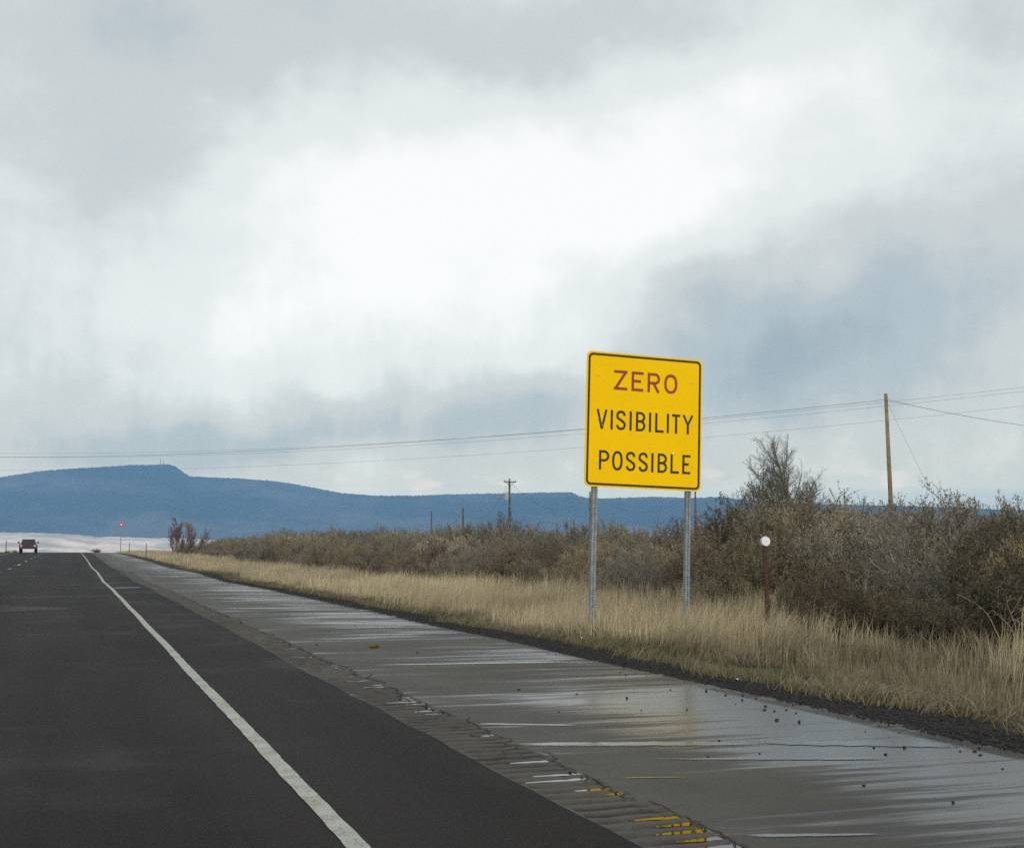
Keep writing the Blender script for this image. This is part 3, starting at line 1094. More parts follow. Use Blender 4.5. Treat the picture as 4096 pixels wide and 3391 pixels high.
SHORT = {'sagebrush': 'bushy grey brown sagebrush', 'olive_shrub': 'dense olive shrub', 'rabbitbrush': 'tan dried rabbitbrush',
         'greasewood': 'reddish brown shrub', 'bare_shrub': 'pale shrub of bare twigs'}
count = 0
rows = [(11.7, .62, 1.25, 0.55), (13.1, .84, 1.40, .5), (15.6, .92, 1.6, .6), (17.9, 1.0, 1.9, .7), (20.8, 1.0, 2.4, .8), (24.5, 1.0, 3.0, .9)]
for ri, (X0, hf, stp, jx) in enumerate(rows):
    y = X0 * 1.05
    while y < (150 if ri < 3 else 120):
        x = X0 + random.uniform(-jx, jx) + 0.4 * float(vnoise(y * 0.12, 3.0, 90))
        x -= (1.1 if ri < 2 else .4) * float(sstep(20, 14, y))
        a, u = allowed(x, y)
        h = min(a, 2.9) * (1.26 if u > 2850 else 1.19) * hf * (random.uniform(0.62, 1.22) if ri == 0 else random.uniform(0.80, 1.02))
        if -150 < u < 4350 and a > 0.3:
            right = sstep(2700, 3100, u)
            if u > 2750:
                wts = (3.2, 4.8, 1.0, 2.4, 0.7)
            elif u > 2000:
                wts = (4, 2, 2.4, 3, 2)
            else:
                wts = (5, 1.3, 2.6, 3, 1.2)
            k = random.choices(list(kinds), wts)[0]
            if 'bare' in k:
                h *= 1.03
            w = random.uniform(0.95, 1.25)
            zone = ('towards the crest' if u < 1500 else 'below the transformer pole' if u < 2300
                    else 'behind the yellow sign' if u < 2820 else 'behind the white marker post' if u < 3330 else 'below the tan utility pole')
            row_ = ('low in the thicket front' if ri == 0 else 'midway into the thicket' if ri < 3 else 'deep in the thicket')
            put_shrub(k, x, y, h * w, 1 / w, SHORT[k] + ', ' + row_ + ', ' + zone)
            count += 1
        y += stp * random.uniform(0.8, 1.25) * (1 + max(0, y - 40) / 75)
print('shrubs', count)

# shrubs that stand apart from the rest
def shrub_at(kind, ux, uy, depth, label, name=None, group=None, hz=1.15, top=None):
    p = at(ux, uy, depth)
    x, y = p[0], p[1]
    h = at(ux, top, depth)[2] - float(z_ground(x, y))
    e = put_shrub(kind, x, y, h / hz, hz, label, group, name)
    return e


shrub_at('sagebrush', 2300, 2150, 44, 'tall dark sagebrush poking above the thicket left of the near sign post', top=2040, hz=1.1)
shrub_at('sagebrush', 2440, 2150, 43, 'tall dark sagebrush poking above the thicket right of the near sign post', top=2036, hz=1.1)
shrub_at('rabbitbrush', 3030, 2100, 33, 'yellowish leafy shrub in front of the bare tree', top=1962, hz=.9)
shrub_at('rabbitbrush', 3220, 2100, 34, 'tawny shrub with curled leaves right of the bare tree', top=1945, hz=.9)
shrub_at('rabbitbrush', 4120, 2300, 16.5, 'large tan feathery shrub beside the bent dry stalks', top=2075, hz=1.1)
# left roadside
for (ux, dpt, top, lab) in ((30, 165, 2196, 'small dark bush on the far side of the road beside the thin post'),
                            (58, 176, 2194, 'small pale green bush left of the oncoming truck'),
                            (-60, 150, 2185, 'dark bush on the far side of the road at the crest')):
    shrub_at('olive_shrub', ux, 2205, dpt, lab, group='bushes on the far roadside', top=top, hz=.8)
shrub_at('olive_shrub', 385, 2205, 176, 'small dark bush at the crest where the pavement ends', group='bushes at the crest', top=2186, hz=.8)


# ------------------------------------------------------------------ bare trees
def seg_mesh(name, segs, n=4):
    """Tapered tube pieces from an array of (p0, p1, r0, r1)."""
    p0 = np.array([s[0] for s in segs]); p1 = np.array([s[1] for s in segs])
    r0 = np.array([s[2] for s in segs]); r1 = np.array([s[3] for s in segs])
    t = unit(p1 - p0)
    ref = np.where(np.abs(t[:, 2:3]) < 0.9, np.array([[0, 0, 1.0]]), np.array([[1.0, 0, 0]]))
    a = unit(np.cross(t, ref)); b_ = np.cross(t, a)
    ang = np.arange(n) * 2 * math.pi / n
    ring = a[:, None] * np.cos(ang)[None, :, None] + b_[:, None] * np.sin(ang)[None, :, None]
    v = np.concatenate([p0[:, None] + ring * r0[:, None, None], p1[:, None] + ring * r1[:, None, None]], 1)
    k = np.arange(len(segs))[:, None, None] * 2 * n
    f = np.array([(i, (i + 1) % n, n + (i + 1) % n, n + i) for i in range(n)])
    return mesh_np(name, v.reshape(-1, 3), None, (k + f[None]).reshape(-1, 4), True)


def grow(r, p, d, ln, rad, lvl, segs, twigs, cfg):
    k = cfg['seg'][lvl]
    pts, radii = [p], [rad]
    for i in range(k):
        d = unit(d + r.normal(0, cfg['wob'], 3) + np.array([0, 0, cfg['up'] * (0.5 if lvl == 0 else 1)]) / k)
        q = p + d * ln / k
        rr = rad * (1 - (i + 1) / k * (0.55 if lvl < cfg['max'] else 0.8))
        (segs if lvl <= 1 else twigs).append((p, q, radii[-1], rr))
        p = q
        pts.append(p); radii.append(rr)
    if lvl >= cfg['max']:
        return
    nb = cfg['n'][lvl]
    for j in range(nb):
        t = cfg['t0'][lvl] + (1 - cfg['t0'][lvl]) * (j + r.random()) / nb
        i = min(int(t * k), k - 1)
        f = t * k - i
        s = pts[i] * (1 - f) + pts[i + 1] * f
        dd = unit(pts[i + 1] - pts[i])
        side = unit(np.cross(dd, r.normal(size=3)))
        ca = math.radians(cfg['ang'] * r.uniform(0.7, 1.25))
        nd = dd * math.cos(ca) + side * math.sin(ca)
        grow(r, s, nd, ln * cfg['len'][lvl] * r.uniform(0.7, 1.15) * (1.12 - 0.55 * t), max(radii[i] * 0.42, 0.004), lvl + 1, segs, twigs, cfg)


def bare_tree(name, base, height, label, seed, cols_, nb=(24, 15, 11), trunks=((0, 0, 0.0, 0.0, 1.0),), spread=38, group=None, thick=0.019, rmin=1.0):
    r = np.random.default_rng(seed)
    e = empty(name, tuple(base), label, 'tree', group)
    cfg = dict(seg=(8, 6, 4, 3), n=nb, t0=(.10, .14, .08), len=(.60, .48, .42), ang=spread, wob=.11, up=.42, max=3)
    mt = plant_material(name + '_bark', cols_, tuple(c * 1.25 for c in cols_))
    for (ox, oy, lx, ly, hf) in trunks:
        segs, twigs = [], []
        H = height * hf
        grow(r, np.array([ox, oy, -0.05]), unit(np.array([lx, ly, 1.0])), H * 0.80, H * thick, 0, segs, twigs, cfg)
        link('trunk', seg_mesh('trunk', segs, 6), mt, e)
        tw = [(a, b_, max(r0 * .8, .005 * rmin), max(r1 * .8, .003 * rmin)) for a, b_, r0, r1 in twigs]
        link('crown', seg_mesh('crown', tw, 3), mt, e)
    return e


def on_ground(ux, uy, depth):
    p = at(ux, uy, depth)
    return np.array([p[0], p[1], float(z_ground(p[0], p[1]))])


TD = 62.0
b0 = on_ground(3150, 2100, TD)
hh = at(3160, 1752, TD)[2] - b0[2]
bare_tree('bare_tree', b0, hh * .98, 'large leafless tree rising behind the thicket', 5, (.165, .160, .135),
          trunks=((0.0, 0.0, 0.03, 0.0, 1.04), (-1.0, 0.2, -0.20, 0.1, .84), (0.5, 0.3, 0.32, 0.0, .72)), spread=44, rmin=1.1)
for (ux, top, dpt, lab, seed, col_, wsp) in (
        (715, 2070, 118, 'reddish leafless tree where the thicket begins near the crest', 8, (.19, .135, .125), 30),
        (760, 2078, 120, 'slim reddish leafless tree beside the other reddish tree', 9, (.20, .145, .13), 26),
        (2045, 2030, 120, 'grey leafless tree around the pole that carries the transformer', 11, (.17, .145, .14), 46),
        (1570, 2092, 110, 'small grey leafless tree poking above the middle of the thicket', 13, (.16, .145, .13), 44)):
    b0 = on_ground(ux, 2140, dpt)
    hh = at(ux, top, dpt)[2] - b0[2]
    bare_tree('bare_tree', b0, hh, lab, seed, col_, spread=wsp, rmin=1.8, nb=(14, 9, 7),
              trunks=((0, 0, .05, 0, 1), (-.5, .2, -.2, 0, .85), (.5, 0, .28, 0, .8)), thick=.013)

# ------------------------------------------------------------------ bent dry stalks and tall weeds at the right
m_stalk = mottled('dry_stalk', (.25, .20, .125), (.34, .28, .18), 6, .85, .15)


def stalks(ux, uy, n, hgt, lab, seed, rad=.008):
    r = random.Random(seed)
    p = ground_hit(ux, uy)
    e = empty('dry_weed', tuple(p), lab, 'weed', 'dry weeds in the grass')
    for i in range(n):
        a = r.uniform(0, 6.28)
        ln, bend = hgt * r.uniform(.6, 1.1), r.uniform(.2, 1.1)
        pts, rads = [], []
        for k in range(10):
            t = k / 9
            o = bend * ln * t ** 1.8 * .75
            wig = .02 * math.sin(t * 9 + a)
            pts.append((math.cos(a) * (o + .02) + wig, math.sin(a) * o * .8, ln * (t - .32 * bend * t * t)))
            rads.append(rad * (1 - .7 * t))
        m = MB().tube(pts, rads, 5)
        for _ in range(4):
            k = r.randint(4, 8)
            q = Vector(pts[k])
            d = Vector((r.uniform(-1, 1), r.uniform(-1, 1), r.uniform(.1, .8))).normalized() * r.uniform(.06, .2)
            m.tube([q, q + d * .6, q + d + Vector((0, 0, -.03))], [rad * .45, rad * .3, rad * .12], 4)
        m.build('stalk', m_stalk, e, smooth=True)
    return e


stalks(4015, 2610, 7, .95, 'clump of tall bent dry stalks beside the large tan shrub', 1, .010)
stalks(4075, 2640, 6, .9, 'second clump of tall bent dry stalks beside the large tan shrub', 2, .009)
stalks(3800, 2560, 7, .75, 'arching dry weed left of the tall bent stalks', 3, .007)
stalks(3560, 2545, 7, .7, 'thin dry weed standing among the sparse grass', 4, .006)
stalks(3390, 2550, 7, .72, 'spiky dry weed just right of the small white marker post', 5, .006)
stalks(3260, 2545, 6, .6, 'short dry weed leaning near the small white marker post', 6, .006)
stalks(2740, 2600, 6, .5, 'low dry weed at the foot of the right sign post', 7, .005)

# ------------------------------------------------------------------ the yellow sign
SD = 19.6
cpt = at(2577, 1687, SD)
YS = cpt[1]


def on_plane(ux, uy):
    r_ = ray(ux, uy)
    return EYEP + r_ * (YS / r_[1])


SW = float(np.linalg.norm(on_plane(2811, 1702) - on_plane(2347, 1678)))
SH = float(np.linalg.norm(on_plane(2590, 1422) - on_plane(2572, 1955)))
ROLL = math.radians(1.75)
base_x, base_z = cpt[0] - math.tan(ROLL) * (cpt[2] - 0), float(z_ground(cpt[0], YS))
sign = empty('highway_sign', (base_x, YS, base_z), 'yellow highway sign reading ZERO VISIBILITY POSSIBLE on two perforated steel posts', 'road sign')
sign.rotation_euler = (0, ROLL, 0)
CZ = (cpt[2] - base_z) / math.cos(ROLL)
print('sign', SW, SH, CZ, cpt)


def rrect(w, h, r, n=8):
    pts = []
    for cx, cz, a0 in ((w / 2 - r, h / 2 - r, 0), (-w / 2 + r, h / 2 - r, 90), (-w / 2 + r, -h / 2 + r, 180), (w / 2 - r, -h / 2 + r, 270)):
        for i in range(n + 1):
            a = math.radians(a0 + 90 * i / n)
            pts.append((cx + r * math.cos(a), cz + r * math.sin(a)))
    return pts


panel = MB().prism([(x, z + CZ) for x, z in rrect(SW, SH, .085)], -0.004, 0.004).build('panel', m_yellow, sign)
oo, io = rrect(SW - .052, SH - .052, .075), rrect(SW - .052 - .068, SH - .052 - .068, .045)
vs = [(x, -0.0065, z + CZ) for x, z in oo] + [(x, -0.0065, z + CZ) for x, z in io]
n = len(oo)
MB().add(vs, [(i, (i + 1) % n, n + (i + 1) % n, n + i) for i in range(n)]).build('border', m_black, panel)


class Glyphs:
    def __init__(self):
        self.m, self.k = MB(), 0

    def ribbon(self, pts, s, closed=False):
        y = -0.0065 - 0.0004 * (self.k % 6)
        self.k += 1
        P = [Vector(p) for p in pts]
        n = len(P)
        L, R_ = [], []
        for i in range(n):
            a = P[(i - 1) % n] if (closed or i > 0) else P[i]
            c = P[(i + 1) % n] if (closed or i < n - 1) else P[i]
            t1 = (P[i] - a).normalized() if (P[i] - a).length > 1e-9 else (c - P[i]).normalized()
            t2 = (c - P[i]).normalized() if (c - P[i]).length > 1e-9 else t1
            t = (t1 + t2).normalized()
            nr = Vector((-t.y, t.x))
            k = s / 2 / max(0.4, nr.dot(Vector((-t1.y, t1.x))))
            L.append(P[i] + nr * k)
            R_.append(P[i] - nr * k)
        vs = [(p.x, y, p.y) for p in L] + [(p.x, y, p.y) for p in R_]
        m = n if closed else n - 1
        self.m.add(vs, [(n + i, n + (i + 1) % n, (i + 1) % n, i) for i in range(m)])

    def letter(self, ch, x0, x1, z0, z1, s):
        L, R_, B, T, M, cx = x0 + s / 2, x1 - s / 2, z0 + s / 2, z1 - s / 2, (z0 + z1) / 2, (x0 + x1) / 2
        w, rb = x1 - x0, self.ribbon

        def bowl(zt, zb, xr):
            r_ = min((zt - zb) / 2, (xr - L) * .85)
            pts = [(x0, zt), (xr - r_, zt)]
            for i in range(1, 12):
                a = math.pi / 2 - math.pi * i / 12
                pts.append((xr - r_ + r_ * math.cos(a), (zt + zb) / 2 + (zt - zb) / 2 * math.sin(a)))
            rb(pts + [(xr - r_, zb), (x0, zb)], s)
        if ch == 'I':
            rb([(cx, z0), (cx, z1)], s)
        elif ch == 'L':
            rb([(L, z0), (L, z1)], s); rb([(x0, B), (x1, B)], s)
        elif ch == 'T':
            rb([(cx, z0), (cx, z1)], s); rb([(x0, T), (x1, T)], s)
        elif ch == 'E':
            rb([(L, z0), (L, z1)], s); rb([(x0, T), (x1, T)], s); rb([(x0, B), (x1, B)], s); rb([(x0, M + s * .1), (x1 - w * .2, M + s * .1)], s)
        elif ch == 'Z':
            rb([(x0, T), (x1, T)], s); rb([(x0, B), (x1, B)], s); rb([(x1 - s * .62, T + s * .1), (x0 + s * .62, B - s * .1)], s * 1.02)
        elif ch == 'V':
            rb([(L + s * .02, z1), (cx, z0 + s * .05)], s * .95); rb([(R_ - s * .02, z1), (cx, z0 + s * .05)], s * .95)
            rb([(cx - s * .42, z0 + s * .22), (cx + s * .42, z0 + s * .22)], s * .44)
        elif ch == 'Y':
            rb([(L, z1), (cx, M - s * .1)], s * .95); rb([(R_, z1), (cx, M - s * .1)], s * .95); rb([(cx, z0), (cx, M + s * .2)], s)
        elif ch == 'O':
            rx_, rz_ = (R_ - L) / 2, (T - B) / 2
            pts = []
            for i in range(36):
                a = 2 * math.pi * i / 36
                c, q_ = math.cos(a), math.sin(a)
                pts.append((cx + rx_ * math.copysign(abs(c) ** .82, c), M + rz_ * math.copysign(abs(q_) ** .9, q_)))
            rb(pts, s, True)
        elif ch == 'S':
            ctl = [(.98, .77), (.86, .94), (.5, 1), (.14, .94), (.0, .78), (.08, .63), (.42, .53), (.62, .47), (.93, .36), (1, .22), (.86, .06), (.5, 0), (.14, .06), (.0, .22)]
            c = [ctl[0]] + ctl + [ctl[-1]]
            pts = []
            for i in range(1, len(c) - 2):
                for j in range(4):
                    t = j / 4
                    pts.append(tuple(.5 * (2 * c[i][d] + (c[i + 1][d] - c[i - 1][d]) * t + (2 * c[i - 1][d] - 5 * c[i][d] + 4 * c[i + 1][d] - c[i + 2][d]) * t * t
                                           + (3 * c[i][d] - c[i - 1][d] - 3 * c[i + 1][d] + c[i + 2][d]) * t ** 3) for d in (0, 1)))
            pts.append(ctl[-1])
            rb([(L + (R_ - L) * a, B + (T - B) * b_) for a, b_ in pts], s)
        elif ch in 'PRB':
            rb([(L, z0), (L, z1)], s)
            if ch == 'B':
                bowl(T, M + s * .08, R_ - w * .03); bowl(M + s * .08, B, R_)
            else:
                bowl(T, M - s * .15, R_)
                if ch == 'R':
                    rb([(cx - s * .1, M - s * .3), (x1 - s * .55, z0)], s)


def word(text, cells, xo, vt, vb, mat, lab, s):
    g = Glyphs()
    for ch, (a, b_) in zip(text, cells):
        g.letter(ch, -SW / 2 + (a - xo) / 1212 * SW, -SW / 2 + (b_ - xo) / 1212 * SW, CZ + SH / 2 - vb * SH, CZ + SH / 2 - vt * SH, s)
    g.m.build('lettering', mat, panel, label=lab)


word('ZERO', ((670, 810), (853, 977), (1020, 1152), (1195, 1335)), 391, .129, .275, m_red, 'dark red word ZERO', .042)
word('VISIBILITY', ((490, 603), (634, 660), (693, 792), (829, 855), (897, 997), (1031, 1057), (1098, 1188), (1219, 1245), (1275, 1363), (1385, 1503)),
     382, .428, .573, m_black, 'black word VISIBILITY', .037)
word('POSSIBLE', ((515, 620), (648, 757), (790, 888), (920, 1018), (1052, 1078), (1120, 1220), (1255, 1345), (1380, 1467)), 371, .729, .873, m_black, 'black word POSSIBLE', .037)


def zoom_uv(zx, zy):
    """A spot on the panel read from the enlarged photograph."""
    f = (zx - 395) / 1212
    top, bot = 155 + f * 82, 1557 + f * 58
    v = (zy - top) / (bot - top)
    x0 = 400 - v * 38
    return -SW / 2 + (zx - x0) / 1212 * SW, CZ + SH / 2 - v * SH


bm = MB().tube([(0, -0.016, 0), (0, -0.003, 0)], .0105, 8).mesh('bolt')
bm.materials.append(m_bolt)
for zx, zy, sc in ((517, 412, 1), (1487, 480, 1), (507, 860, 1), (548, 926, 1), (1484, 919, 1), (493, 1310, 1), (1480, 1360, 1), (648, 1185, .7), (1036, 1158, .55), (838, 603, .5)):
    o = bpy.data.objects.new('bolt', bm)
    COL.objects.link(o)
    o.parent = sign
    x, z = zoom_uv(zx, zy)
    o.location = (x, 0.0, z)
    o.scale = (sc, 1, sc)
# a small dent in the sheet above the L
x, z = zoom_uv(1290, 1216)
MB().add([(x - .022, -.011, z - .012), (x + .02, -.010, z - .004), (x + .012, -.010, z + .012), (x - .014, -.012, z + .010), (x, -.019, z)],
         [(0, 1, 4), (1, 2, 4), (2, 3, 4), (3, 0, 4)]).build('dent', m_bolt, panel)


def perforated_post(x, z0, z1, w=.076):
    """Square steel tube whose four faces are pierced by a row of holes."""
    m = MB()
    hole, pit = .017, .037
    nh = int((z1 - z0) / pit)
    for fx in range(4):
        c, s_ = math.cos(fx * math.pi / 2), math.sin(fx * math.pi / 2)

        def P(a, z):
            u, v_ = a, -w / 2
            return (x + u * c - v_ * s_, .004 + .012 + w / 2 + u * s_ + v_ * c, z)
        for a0, a1 in ((-w / 2, -hole / 2), (hole / 2, w / 2)):
            m.add([P(a0, z0), P(a1, z0), P(a1, z1), P(a0, z1)], [(0, 1, 2, 3)])
        vs, fs = [], []
        for k in range(nh + 1):
            za = z0 if k == 0 else z0 + k * pit - pit / 2 + hole / 2
            zb = z1 if k == nh else z0 + (k + 1) * pit - pit / 2 - hole / 2
            b_ = len(vs)
            vs += [P(-hole / 2, za), P(hole / 2, za), P(hole / 2, zb), P(-hole / 2, zb)]
            fs.append((b_, b_ + 1, b_ + 2, b_ + 3))
        m.add(vs, fs)
    m.build('post', m_steel, sign)


for ux, uy in ((2383, 1955), (2757, 1980)):
    q_ = on_plane(ux, uy)
    dz = q_[2] - base_z
    xl = (q_[0] - base_x) * math.cos(ROLL) - dz * math.sin(ROLL)
    perforated_post(xl, -0.35, CZ + SH / 2 - .10)

# ------------------------------------------------------------------ roadside marker posts
def marker(ux, uy_base, uy_top, depth, lab, post_mat, r_disc=.058):
    p = on_ground(ux, uy_base, depth)
    e = empty('marker_post', tuple(p), lab, 'marker post', 'roadside marker posts')
    h = at(ux, uy_top, depth)[2] - p[2]
    # flanged channel section
    MB().prism([(-.025, -.3), (.025, -.3), (.025, h + .05), (-.025, h + .05)], -.004, .004).box((-.022, .016, h / 2 - .12), (.008, .034, h + .3)) \
        .box((.022, .016, h / 2 - .12), (.008, .034, h + .3)).build('post', post_mat, e)
    d = MB().tube([(0, -.030, h), (0, -.012, h)], [r_disc, r_disc], 20).build('reflector', m_white, e)
    MB().tube([(0, -.033, h), (0, -.0295, h)], .008, 8).build('rivet', m_steel, d)
    MB().tube([(-.010, -.012, h), (-.010, -.004, h)], r_disc * 1.05, 20).build('backing_plate', m_grey, e)
    MB().box((0, -.010, h + r_disc + .004), (.03, .02, .018)).build('clip', m_steel, e)
    return e


mk = marker(3075, 2450, 2164, 17.6, 'round white reflector on a brown steel marker post in the dry grass', m_rust, .064)
mk.rotation_euler = (0, math.radians(-1.6), 0)
marker(585, 2200, 2168, 100, 'far marker post with a white tip in front of the thicket', m_rust, .09)
marker(517, 2200, 2168, 112, 'dark marker post standing nearer the crest', m_rust, .04)

# distant route sign and thin post
p = on_ground(482, 2196, 150)
rs = empty('distant_sign', tuple(p), 'small red and white sign on a tall thin pole near the crest', 'road sign')
hz_ = at(482, 2107, 150)[2] - p[2]
MB().tube([(0, 0, -.2), (0, 0, hz_ + .1)], .045, 8).build('post', m_steel, rs)
m_red2 = mottled('far_sign_red', (.55, .06, .035), (.62, .08, .05), 3, .5, .3)
pn = MB().prism([(x, z + hz_ + .3) for x, z in rrect(.30, .62, .05)], -.06, -.05).build('panel', m_red2, rs)
MB().prism([(x, z + hz_ + .29) for x, z in rrect(.15, .20, .03)], -.068, -.061).build('white_field', m_white, pn)
p = on_ground(24, 2200, 168)
e = empty('thin_post', tuple(p), 'thin weathered post among bushes across the road', 'post')
h = at(24, 2164, 168)[2] - p[2]
MB().tube([(0, 0, -.2), (0, 0, h * .6), (.02, 0, h)], [.06, .055, .05], 8).build('shaft', m_wood_far, e)
MB().tube([(.02, 0, h), (.02, 0, h + .05)], [.055, .03], 8).build('cap', m_wood_far, e)


# ------------------------------------------------------------------ utility poles and wires
def pole(name, base, h, rad, lab, mat, lean=0.0, cross=False, transformer=False, group='utility poles'):
    e = empty(name, tuple(base), lab, 'utility pole', group)
    top = (lean * h, 0, h)
    MB().tube([(0, 0, -.3), (lean * h * .5, 0, h * .5), top], [rad, rad * .9, rad * .72], 12).build('shaft', mat, e, smooth=True)
    MB().tube([(top[0], 0, h), (top[0], 0, h + .04)], [rad * .76, rad * .55], 12).build('cap', mat, e)
    if cross:
        c = MB().box((top[0], -rad, h - .35), (1.7, .12, .14)).build('crossarm', mat, e)
        for s in (-.75, 0, .75):
            MB().tube([(top[0] + s, -rad, h - .28), (top[0] + s, -rad, h - .08)], [.07, .045], 8).build('insulator', m_grey, c)
        for s in (-1, 1):
            MB().tube([(top[0] + s * .55, -rad, h - .38), (top[0], -rad, h - 1.0)], .03, 5).build('brace', mat, e)
    if transformer:
        t = MB().tube([(top[0] - .42, -.1, h - 2.7), (top[0] - .42, -.1, h - 1.75)], .26, 14).build('transformer', m_grey, e)
        MB().tube([(top[0] - .42, -.1, h - 1.75), (top[0] - .42, -.1, h - 1.5)], .06, 8).build('bushing', m_grey, t)
        MB().box((top[0] - .2, -.06, h - 2.2), (.22, .06, .3)).build('bracket', m_grey, e)
    if not cross:
        MB().tube([(top[0], -rad * .7, h - .3), (top[0], -rad * .7 - .10, h - .3)], [.035, .045], 8).build('insulator', m_grey, e)
    return e


PD = 70.0
b0 = on_ground(3569, 2040, PD)
r_ = ray(3543, 1577)
ptop = EYEP + r_ * (b0[1] / r_[1])
ph_ = ptop[2] - b0[2]
pole('utility_pole', b0, ph_, .128, 'tall tan wooden utility pole standing behind the thicket right of the bare tree', m_wood, lean=(ptop[0] - b0[0]) / ph_)
fars = []
for (ux, top, dpt, lab, cr_, tr, rad) in (
        (2038, 1915, 165, 'dark utility pole with a short crossarm and a grey transformer', True, True, .17),
        (1852, 2031, 250, 'short dark pole left of the pole with the transformer', False, False, .24),
        (1726, 2046, 300, 'faint far pole furthest along the line', False, False, .20),
        (2361, 1966, 215, 'thin pole showing just left of the left sign post', False, False, .17),
        (2783, 1960, 205, 'thin pole showing just right of the right sign post', False, False, .17)):
    b0 = on_ground(ux, 2120, dpt)
    h = at(ux, top, dpt)[2] - b0[2]
    pole('utility_pole', b0, h, rad, lab, m_wood_far, cross=cr_, transformer=tr)
    fars.append((ux, b0 + np.array([0, 0, h - .3])))


def wire(a, b_, sag, lab, rad=.016, group='overhead wires'):
    a, b_ = np.array(a, float), np.array(b_, float)
    n = 40
    pts = []
    for i in range(n + 1):
        t = i / n
        p_ = a + (b_ - a) * t
        p_[2] -= 4 * sag * t * (1 - t)
        pts.append(p_ - a)
    MB().tube(pts, rad, 5).build('overhead_wire', m_wire, None, tuple(a), smooth=True, label=lab, category='wire', group=group)


pt = ptop - np.array([0, 0, .3])
LEFTD = 130
la = at(-700, 1808, LEFTD)
wire(pt, la, 1.55, 'dark wire running from the tan utility pole across the road', .010)
ra = at(4700, 1745, 96)
wire(pt, ra, .55, 'drooping wire leaving the tan utility pole towards the right', .012)
ga = on_ground(3870, 2060, 62)
wire(pt, ga, 0.0, 'thin guy wire slanting down from the tan utility pole', .006, 'guy wires')
r1, r2, r3 = at(4760, 1472, 70), at(4760, 1488, 71), at(4760, 1548, 70)
l1, l2, l3 = at(-760, 1788, 128), at(-760, 1805, 129), at(-760, 1856, 128)
wire(r1, l1, 2.2, 'topmost far wire sweeping across the whole sky', .0065)
wire(r2, l2, 2.2, 'far wire hanging just under the topmost wire', .006)
wire(r3, l3, 2.15, 'lowest far wire sweeping across the whole sky', .006)
# the poles that carry them stand beyond the picture on either side
for nm, q_, lab in (('a', r1, 'utility pole carrying the far wires at the right'), ('b', l1, 'utility pole carrying the far wires at the left'),
                    ('c', ra, 'utility pole at the end of the drooping wire'), ('d', la, 'utility pole at the far end of the dark wire')):
    b0 = np.array([q_[0], q_[1], float(z_ground(q_[0], q_[1]))])
    pole('utility_pole', b0, q_[2] - b0[2] + .3, .155, lab, m_wood, cross=nm in 'ab')
fars.sort(key=lambda f: f[0])
for (u0, a), (u1, b_), lab in zip(fars[:-1], fars[1:], ('far wire beyond the short dark pole', 'sagging far wire left of the transformer pole',
                                                         'sagging far wire right of the transformer pole', 'sagging far wire behind the yellow sign posts')):
    wire(a, b_, 3.2, lab, .014, 'far wires')

# ------------------------------------------------------------------ oncoming truck at the crest
TY = 163.0
tx = at(123, 2200, TY / 1.0)[0]
tz = float(z_road(TY))
truck = empty('pickup_truck', (tx, TY, tz), 'dark red pickup truck coming over the crest with its windscreen dark', 'truck')
m_car, b = material('car_paint', (.120, .012, .020), .3, .5)
m_glass, b = material('car_glass', (.015, .018, .020), .15, .5)
m_trim = mottled('car_trim', (.020, .018, .020), (.03, .028, .03), 8, .5, .4)
m_tyre = mottled('tyre', (.015, .014, .014), (.022, .02, .02), 10, .9, .2)
m_lamp, b = material('lamp_glass', (.55, .53, .48), .2, .5)
# body: front end of the truck faces the camera (-y)
body = MB().prism([(-.98, .52), (.98, .52), (1.0, .80), (.95, 1.02), (.80, 1.08), (-.80, 1.08), (-.95, 1.02), (-1.0, .80)], 0.0, 1.6)
body.prism([(-.98, .52), (.98, .52), (.99, .98), (-.99, .98)], 1.6, 5.0).build('body', m_car, truck)
cab = MB()
lo, hi = [(-.86, 1.35), (.86, 1.35), (.86, 3.3), (-.86, 3.3)], [(-.68, 1.95), (.68, 1.95), (.68, 3.0), (-.68, 3.0)]
cab.add([(x, y, 1.06) for x, y in lo] + [(x, y, 1.66) for x, y in hi], [(3, 2, 1, 0), (4, 5, 6, 7), (0, 1, 5, 4), (1, 2, 6, 5), (2, 3, 7, 6), (3, 0, 4, 7)])
cabo = cab.build('cabin', m_car, truck)
MB().add([(-.78, 1.40, 1.10), (.78, 1.40, 1.10), (.64, 1.90, 1.63), (-.64, 1.90, 1.63)], [(0, 1, 2, 3)]).build('windscreen', m_glass, cabo, (0, -.03, .01))
MB().box((0, -.05, .60), (1.92, .16, .20)).build('bumper', m_trim, truck)
MB().box((0, -.02, .86), (1.10, .06, .22)).build('grille', m_trim, truck)
for s in (-1, 1):
    MB().tube([(s * .76, -.03, .87), (s * .76, .05, .87)], .11, 12).build('headlight', m_lamp, truck)
    mi = MB().box((s * 1.10, 1.45, 1.28), (.20, .10, .20)).build('mirror', m_trim, truck)
    MB().tube([(s * .86, 1.50, 1.18), (s * 1.02, 1.46, 1.24)], .025, 6).build('mirror_arm', m_trim, mi)
    for yy in (.85, 4.0):
        wh = MB().tube([(s * .72, yy, .38), (s * .98, yy, .38)], .38, 20).build('wheel', m_tyre, truck)
        MB().tube([(s * .975, yy, .38), (s * .99, yy, .38)], .22, 14).build('rim', m_steel, wh)

